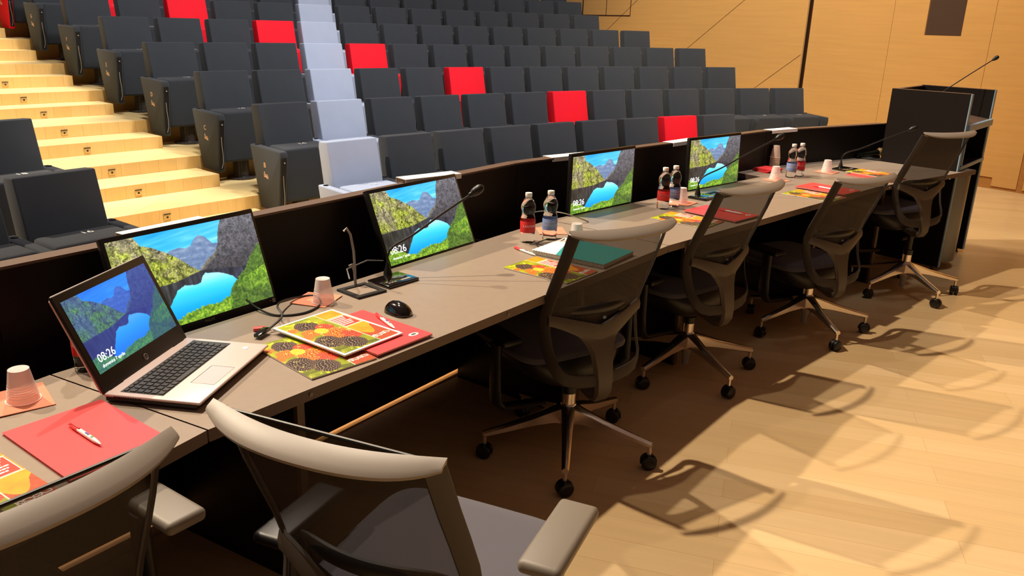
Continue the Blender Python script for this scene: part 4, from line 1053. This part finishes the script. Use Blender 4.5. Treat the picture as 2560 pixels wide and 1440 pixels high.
# ------------------------------------------------------------------ task chairs
CH = {}
def chair_meshes(drop=0.0):
    P = {}
    # five star base: chrome arms
    m_ = MB()
    for k in range(5):
        a = 2*PI*k/5; Mr = Matrix.Rotation(a,4,'Z')
        rings = []
        for (r_,w,zt,zb) in ((0.020,0.030,0.210,0.125),(0.06,0.025,0.197,0.133),(0.15,0.020,0.166,0.124),(0.25,0.0165,0.139,0.106),(0.335,0.0140,0.118,0.092),(0.347,0.0125,0.115,0.093)):
            rings.append([(r_,-w,zb+0.006),(r_,-w*0.55,zb),(r_,w*0.55,zb),(r_,w,zb+0.006),(r_,w,zt-0.008),(r_,w*0.35,zt),(r_,-w*0.35,zt),(r_,-w,zt-0.008)])
        m_.loft(rings, 0, True, Mr)
        m_.lathe([(0.0085,0.060),(0.0085,0.108)], 12, 0, Mr @ Matrix.Translation((0.338,0,0)))
    m_.lathe([(0.022,0.11),(0.034,0.125),(0.036,0.195),(0.030,0.212)], 24)
    P['star_base'] = m_.mesh('star_base', M_steel)
    m_ = MB(); m_.lathe([(0.0275,0.21),(0.0275,0.258),(0.022,0.262)], 24); P['chrome_sleeve'] = m_.mesh('chrome_sleeve', M_steel)
    m_ = MB(); m_.lathe([(0.029,0.258),(0.029,0.29),(0.0185,0.292),(0.0185,0.40)], 20); P['gas_lift'] = m_.mesh('gas_lift', M_rub)
    m_ = MB(); m_.lathe([(0.012,0.035),(0.017,0.037),(0.018,0.085),(0.024,0.10),(0.026,0.125)], 20); P['lift_foot'] = m_.mesh('lift_foot', M_gcable)
    m_ = MB()
    for s_ in (-1,1): m_.lathe([(0.012,-0.009),(0.026,-0.009),(0.0295,-0.006),(0.0295,0.006),(0.026,0.009),(0.012,0.009)], 24, 0, Matrix.Translation((0.0,s_*0.014,0.0298)) @ Matrix.Rotation(PI/2,4,'X'))
    rings = []
    for a in [PI*j/8-0.2 for j in range(10)]: rings.append([(0.0335*math.cos(a),-0.0055,0.03+0.0335*math.sin(a)),(0.0335*math.cos(a),0.0055,0.03+0.0335*math.sin(a)),(0.018*math.cos(a),0.0055,0.03+0.018*math.sin(a)),(0.018*math.cos(a),-0.0055,0.03+0.018*math.sin(a))])
    m_.loft(rings)
    P['caster'] = m_.mesh('caster', M_castr)
    # seat
    m_ = MB(); rings = []
    def sup(rx, ry, z, n=36, e=0.42, yo=0.02):
        out = []
        for j in range(n):
            a = 2*PI*j/n; c_, s2 = math.cos(a), math.sin(a)
            out.append((rx*math.copysign(abs(c_)**e,c_), yo+ry*math.copysign(abs(s2)**e,s2), z))
        return out
    for (q,z_) in ((0.93,0.434),(0.99,0.440),(1.0,0.450),(0.985,0.461),(0.94,0.467),(0.80,0.470),(0.4,0.466),(0.02,0.465)): rings.append(sup(0.250*q,0.250*q,z_,40,0.34,0.165))
    m_.loft(rings); P['seat'] = m_.mesh('seat', M_seat)
    m_ = MB(); rings = []
    for (q,z_,yo) in ((0.25,0.318,0.02),(0.50,0.326,0.05),(0.72,0.352,0.09),(0.88,0.392,0.13),(0.96,0.425,0.16),(0.955,0.4345,0.165),(0.6,0.4346,0.165)): rings.append(sup(0.25*q,0.25*q,z_,36,0.55,yo))
    m_.loft(rings); P['seat_shell'] = m_.mesh('seat_shell', M_rub)
    # back frame rails. profile along height: z, y, half width
    prof = [(0.970,-0.248,0.222),(0.93,-0.232,0.224),(0.86,-0.204,0.227),(0.78,-0.168,0.230),(0.70,-0.132,0.231),(0.64,-0.112,0.230),(0.58,-0.112,0.227),(0.52,-0.128,0.222),(0.475,-0.150,0.214)]
    def bowpt(u, z_, yy, hw, bow): # u in -1..1
        return (u*hw, yy-bow*(1-u*u), z_)
    m_ = MB()
    for s_ in (-1,1):
        rings = []
        w0 = Vector((-0.66,-0.75,0.0)); w1 = Vector((0,0.10,1.0))
        path = [((hw-0.015), yy, z_, 0.0) for (z_,yy,hw) in prof if z_ > 0.5]
        path += [(0.203,-0.140,0.490,0.06),(0.197,-0.158,0.460,0.30),(0.182,-0.174,0.432,0.65),(0.158,-0.186,0.414,0.90),(0.12,-0.195,0.403,1.0),(0.07,-0.201,0.397,1.0),(0.02,-0.204,0.394,1.0)]
        for q, (x_,y_,z_,m2) in enumerate(path):
            w = w0.lerp(w1, m2).normalized(); a_ = Vector(path[max(q-1,0)][:3]); b_ = Vector(path[min(q+1,len(path)-1)][:3]); tg = (b_-a_).normalized()
            w = (w-tg*w.dot(tg)).normalized(); n = tg.cross(w).normalized()
            if n.y > 0: n = -n
            hwid = 0.021+0.004*m2; c_ = Vector((x_,y_,z_))
            ring = [c_-w*hwid-n*0.002, c_-w*hwid*0.9+n*0.002, c_+n*0.0065, c_+w*hwid*0.9+n*0.002, c_+w*hwid-n*0.002, c_-n*0.005]
            rings.append([Vector((s_*p.x,p.y,p.z)) for p in ring])
        m_.loft(rings)
    P['back_rail'] = m_.mesh('back_rail', M_rail)
    # top rail: curved band, bowed backwards
    m_ = MB(); rings = []; n = 24
    for i in range(n+1):
        u = -1+2*i/n; k_ = (1-abs(u)**2.2); x_ = u*0.232
        yb = -0.262-0.050*k_; wd = 0.5+0.5*(1-abs(u)**5)
        zt = 0.990-0.002*k_+0.002*abs(u)**4
        A_ = Vector((x_, yb+0.022*wd, zt+0.003)); B_ = Vector((x_, yb-0.012*wd, zt-0.010*wd)); C_ = Vector((x_, yb-0.021*wd, zt-0.020*wd)); D_ = Vector((x_, yb-0.017*wd, zt-0.028*wd)); E_ = Vector((x_, yb-0.010*wd, zt-0.023*wd)); E2 = Vector((x_, yb-0.004*wd, zt-0.016*wd)); F_ = Vector((x_, yb+0.016*wd, zt-0.007))
        rings.append([A_,B_,C_,D_,E_,E2,F_])
    m_.loft(rings); P['top_rail'] = m_.mesh('top_rail', M_plast)
    # straight dark bar the net hangs from
    m_ = MB(); m_.tube([(-0.222,-0.240,0.972),(-0.20,-0.232,0.968),(0.20,-0.232,0.968),(0.222,-0.240,0.972)], 0.004, 8)
    P['mesh_border'] = m_.mesh('mesh_border', M_rub)
    # net
    m_ = MB(); rows_ = []; nu = 16
    V = lambda u: 0.655-0.060*(1-abs(u))**1.1
    nz = 14
    for j in range(nz+1):
        r_ = []
        for i in range(nu+1):
            u = -1+2*i/nu; zb = V(u)-0.01; z_ = 0.968+(zb-0.968)*j/nz
            zz = [p[0] for p in prof][::-1]; yy = float(np.interp(z_, zz, [p[1] for p in prof][::-1])); hw = float(np.interp(z_, zz, [p[2] for p in prof][::-1]))-0.022
            bow = 0.034*(j/nz)
            r_.append((u*hw, yy-0.010+0.024*max(0,1-j/nz*3)-bow*(1-abs(u)**2.2), z_))
        rows_.append(r_)
    vs = [p for r_ in rows_ for p in r_]; fs = [(j*(nu+1)+i, j*(nu+1)+i+1, (j+1)*(nu+1)+i+1, (j+1)*(nu+1)+i) for j in range(nz) for i in range(nu)]
    m_.add(vs, fs, 0, True)
    P['back_mesh'] = m_.mesh('back_mesh', M_net)
    # Y shaped spine with crossbar
    m_ = MB(); rings = []; n = 24
    for i in range(n+1):
        u = -1+2*i/n; x_ = u*0.212; c_ = 1-abs(u)
        z_ = V(u)-0.004; y_ = float(np.interp(z_, [0.475,0.52,0.58,0.64,0.7], [-0.150,-0.128,-0.112,-0.112,-0.132]))-0.010-0.048*(1-abs(u)**2.0)
        h_ = 0.017+0.026*c_**1.5; top = z_+0.006; bot = z_-2*h_
        rings.append([Vector((x_,y_-0.004,top)),Vector((x_,y_-0.012,(top+bot)/2)),Vector((x_,y_-0.010,bot)),Vector((x_,y_+0.004,bot)),Vector((x_,y_+0.006,top))])
    m_.loft(rings)
    rings = []
    for (z_,y_,w) in ((0.590,-0.160,0.115),(0.565,-0.166,0.098),(0.54,-0.173,0.075),(0.50,-0.186,0.054),(0.44,-0.200,0.045),(0.39,-0.208,0.041),(0.34,-0.206,0.038),(0.315,-0.190,0.036),(0.308,-0.15,0.032),(0.325,-0.09,0.032),(0.345,-0.03,0.03)):
        tz = 0.012
        if z_ > 0.315 and y_ < -0.14: rings.append([(-w,y_+0.004,z_),(-w*0.8,y_-0.010,z_),(w*0.8,y_-0.010,z_),(w,y_+0.004,z_),(w*0.9,y_+tz,z_),(-w*0.9,y_+tz,z_)])
        else: rings.append([(-w,y_,z_+0.004),(-w*0.8,y_-0.004,z_-0.012),(w*0.8,y_-0.004,z_-0.012),(w,y_,z_+0.004),(w*0.9,y_+0.006,z_+tz+0.006),(-w*0.9,y_+0.006,z_+tz+0.006)])
    m_.loft(rings)
    P['spine'] = m_.mesh('spine', M_spine)
    # lumbar support pad, black bar behind the net
    m_ = MB(); rings = []
    for i in range(17):
        u = -1+2*i/16; x_ = u*0.165; e = (1-abs(u)**6); y_ = -0.120-0.040*(1-u*u); z_ = 0.658
        rr_ = 0.019*(0.35+0.65*e); rings.append([(x_, y_+0.013*math.cos(a)*(0.4+0.6*e), z_+rr_*math.sin(a)) for a in [2*PI*j/10 for j in range(10)]])
    m_.loft(rings); P['lumbar_pad'] = m_.mesh('lumbar_pad', M_rub)
    m_ = MB(); m_.tube([(0.03,-0.150,0.615),(0.05,-0.140,0.590)], 0.007, 10); P['lumbar_lever'] = m_.mesh('lumbar_lever', M_rub)
    # armrest: pad and post
    for s_, nm in ((-1,'L'),(1,'R')):
        m_ = MB(); m_.rbox((s_*0.315,0.07,0.672),(0.088,0.245,0.030),0.013,4); P['arm_pad'+nm] = m_.mesh('arm_pad', M_pad)
        m_ = MB(); m_.tube([(s_*0.315,0.05,0.665),(s_*0.315,0.05,0.50),(s_*0.312,0.05,0.43),(s_*0.28,0.05,0.395),(s_*0.10,0.04,0.385)], [0.020,0.022,0.024,0.020,0.018], 12, 0, None, False, (1.5,0.8)); P['arm_post'+nm] = m_.mesh('arm_post', M_rub)
    return P
CHM = chair_meshes()
def chair(x, y, face, base_rot, label, dz=0.0, dy=0.0, arm=(0,0,0)):
    t = empty('task_chair', (x,y,0), rad(face-90), label, 'office chair', 'mesh-back task chairs on casters')
    sb = link('star_base', CHM['star_base'], t, (0,0,0), (0,0,base_rot-rad(face-90)))
    for k in range(5):
        a = 2*PI*k/5; c_ = link('caster', CHM['caster'], sb, (0.338*math.cos(a),0.338*math.sin(a),0), (0,0,a+random.uniform(-1.5,1.5)))
    link('chrome_sleeve', CHM['chrome_sleeve'], t); link('gas_lift', CHM['gas_lift'], t); link('lift_foot', CHM['lift_foot'], t)
    up = Vector((0,dy,dz))
    for nm in ('seat','seat_shell','back_rail','top_rail','mesh_border','back_mesh','spine','lumbar_pad','lumbar_lever'):
        link(nm, CHM[nm], t, up)
    for nm in ('L','R'):
        s2 = -1 if nm == 'L' else 1
        p = link('armrest', CHM['arm_post'+nm], t, up+Vector((0,0,arm[2]))); link('arm_pad', CHM['arm_pad'+nm], p, (s2*arm[0],arm[1],0))
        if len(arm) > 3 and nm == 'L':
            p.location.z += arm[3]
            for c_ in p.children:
                c_.data = c_.data.copy(); c_.data.materials.clear(); c_.data.materials.append(M_rub); c_['label'] = 'armrest pad coloured black in place of shade'  # left pad is the same grey pad, blackened so its colour imitates shade
    return t
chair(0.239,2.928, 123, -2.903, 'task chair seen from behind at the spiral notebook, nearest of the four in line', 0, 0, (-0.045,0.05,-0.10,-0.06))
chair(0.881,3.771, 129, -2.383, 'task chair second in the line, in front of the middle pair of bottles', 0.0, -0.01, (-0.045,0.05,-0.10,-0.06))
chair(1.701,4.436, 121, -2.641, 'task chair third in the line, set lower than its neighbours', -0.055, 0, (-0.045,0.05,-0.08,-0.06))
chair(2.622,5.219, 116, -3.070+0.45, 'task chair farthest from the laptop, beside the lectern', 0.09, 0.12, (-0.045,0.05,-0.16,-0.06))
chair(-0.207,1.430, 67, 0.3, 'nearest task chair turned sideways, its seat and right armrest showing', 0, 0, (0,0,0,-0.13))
chair(-0.888,1.137, 145, 0.5, 'task chair at the lower left corner with the see-through mesh back', 0, 0, (0.035,-0.02,0))

# ------------------------------------------------------------------ lights
def spot(name, loc, target, power, color, size_deg, blend=0.5, radius=0.12):
    l = bpy.data.lights.new(name, 'SPOT'); l.energy = power; l.color = color; l.spot_size = rad(size_deg); l.spot_blend = blend; l.shadow_soft_size = radius
    o = bpy.data.objects.new(name, l); COL.objects.link(o); o.location = loc
    o.rotation_euler = (Vector(target)-Vector(loc)).to_track_quat('-Z','Y').to_euler(); return o
def area(name, loc, target, power, color, sx, sy):
    l = bpy.data.lights.new(name, 'AREA'); l.energy = power; l.color = color; l.shape = 'RECTANGLE'; l.size = sx; l.size_y = sy
    o = bpy.data.objects.new(name, l); COL.objects.link(o); o.location = loc
    o.rotation_euler = (Vector(target)-Vector(loc)).to_track_quat('-Z','Y').to_euler(); return o
WARM = (1.0,0.82,0.60)
spot('stage_lamp_high', (-8.3,5.8,9.0), (1.8,2.4,0), 5500, WARM, 42, 0.2, 0.10)
spot('stage_lamp_mid', (-3.2,4.3,9.0), (2.2,2.2,0), 3000, WARM, 51, 0.2, 0.10)
spot('stage_lamp_side', (-2.6,8.2,9.0), (2.4,2.4,0), 2100, (1.0,0.86,0.70), 46, 0.25, 0.10)
for (x_, y_, z_, p_) in ((-2.35,5.55,0.1,4200),(-3.5,6.5,0.3,4200),(-4.8,7.55,0.6,5200),(-6.1,8.6,0.95,6000)):
    spot('aisle_lamp', (x_+0.2,y_-0.5,9.5), (x_,y_,z_), p_, (1.0,0.88,0.66), 14.5, 0.8, 0.15)
spot('hall_lamp', (3.0,5.0,9.5), (-0.6,11.3,1.5), 4200, (0.98,0.95,0.92), 88, 1.0, 0.5)
spot('hall_lamp', (-0.5,3.6,9.8), (-3.4,7.2,0.8), 2600, (0.98,0.95,0.92), 66, 1.0, 0.5)
spot('wall_wash', (0.5,7.0,8.5), (4.8,10.8,1.6), 2400, (1.0,0.82,0.56), 70, 0.6, 0.6)
w = bpy.data.worlds.new('world'); scene.world = w; w.use_nodes = True
wt = w.node_tree; bg = wt.nodes['Background']       # dim warm room light: lit ceiling above, darker walls around
tcw = wt.nodes.new('ShaderNodeTexCoord'); sx = wt.nodes.new('ShaderNodeSeparateXYZ'); mr = wt.nodes.new('ShaderNodeMapRange')
mr.inputs['From Min'].default_value = 0.0; mr.inputs['From Max'].default_value = 0.8; mr.inputs['To Min'].default_value = 0.06; mr.inputs['To Max'].default_value = 0.17
wt.links.new(tcw.outputs['Generated'], sx.inputs[0]); wt.links.new(sx.outputs['Z'], mr.inputs['Value']); wt.links.new(mr.outputs['Result'], bg.inputs['Strength'])
bg.inputs['Color'].default_value = (1.0,0.61,0.46,1)
scene.view_settings.view_transform = 'Standard'; scene.view_settings.look = 'None'; scene.view_settings.gamma = 1.0; scene.view_settings.exposure = 0.0
scene.view_settings.use_curve_mapping = False
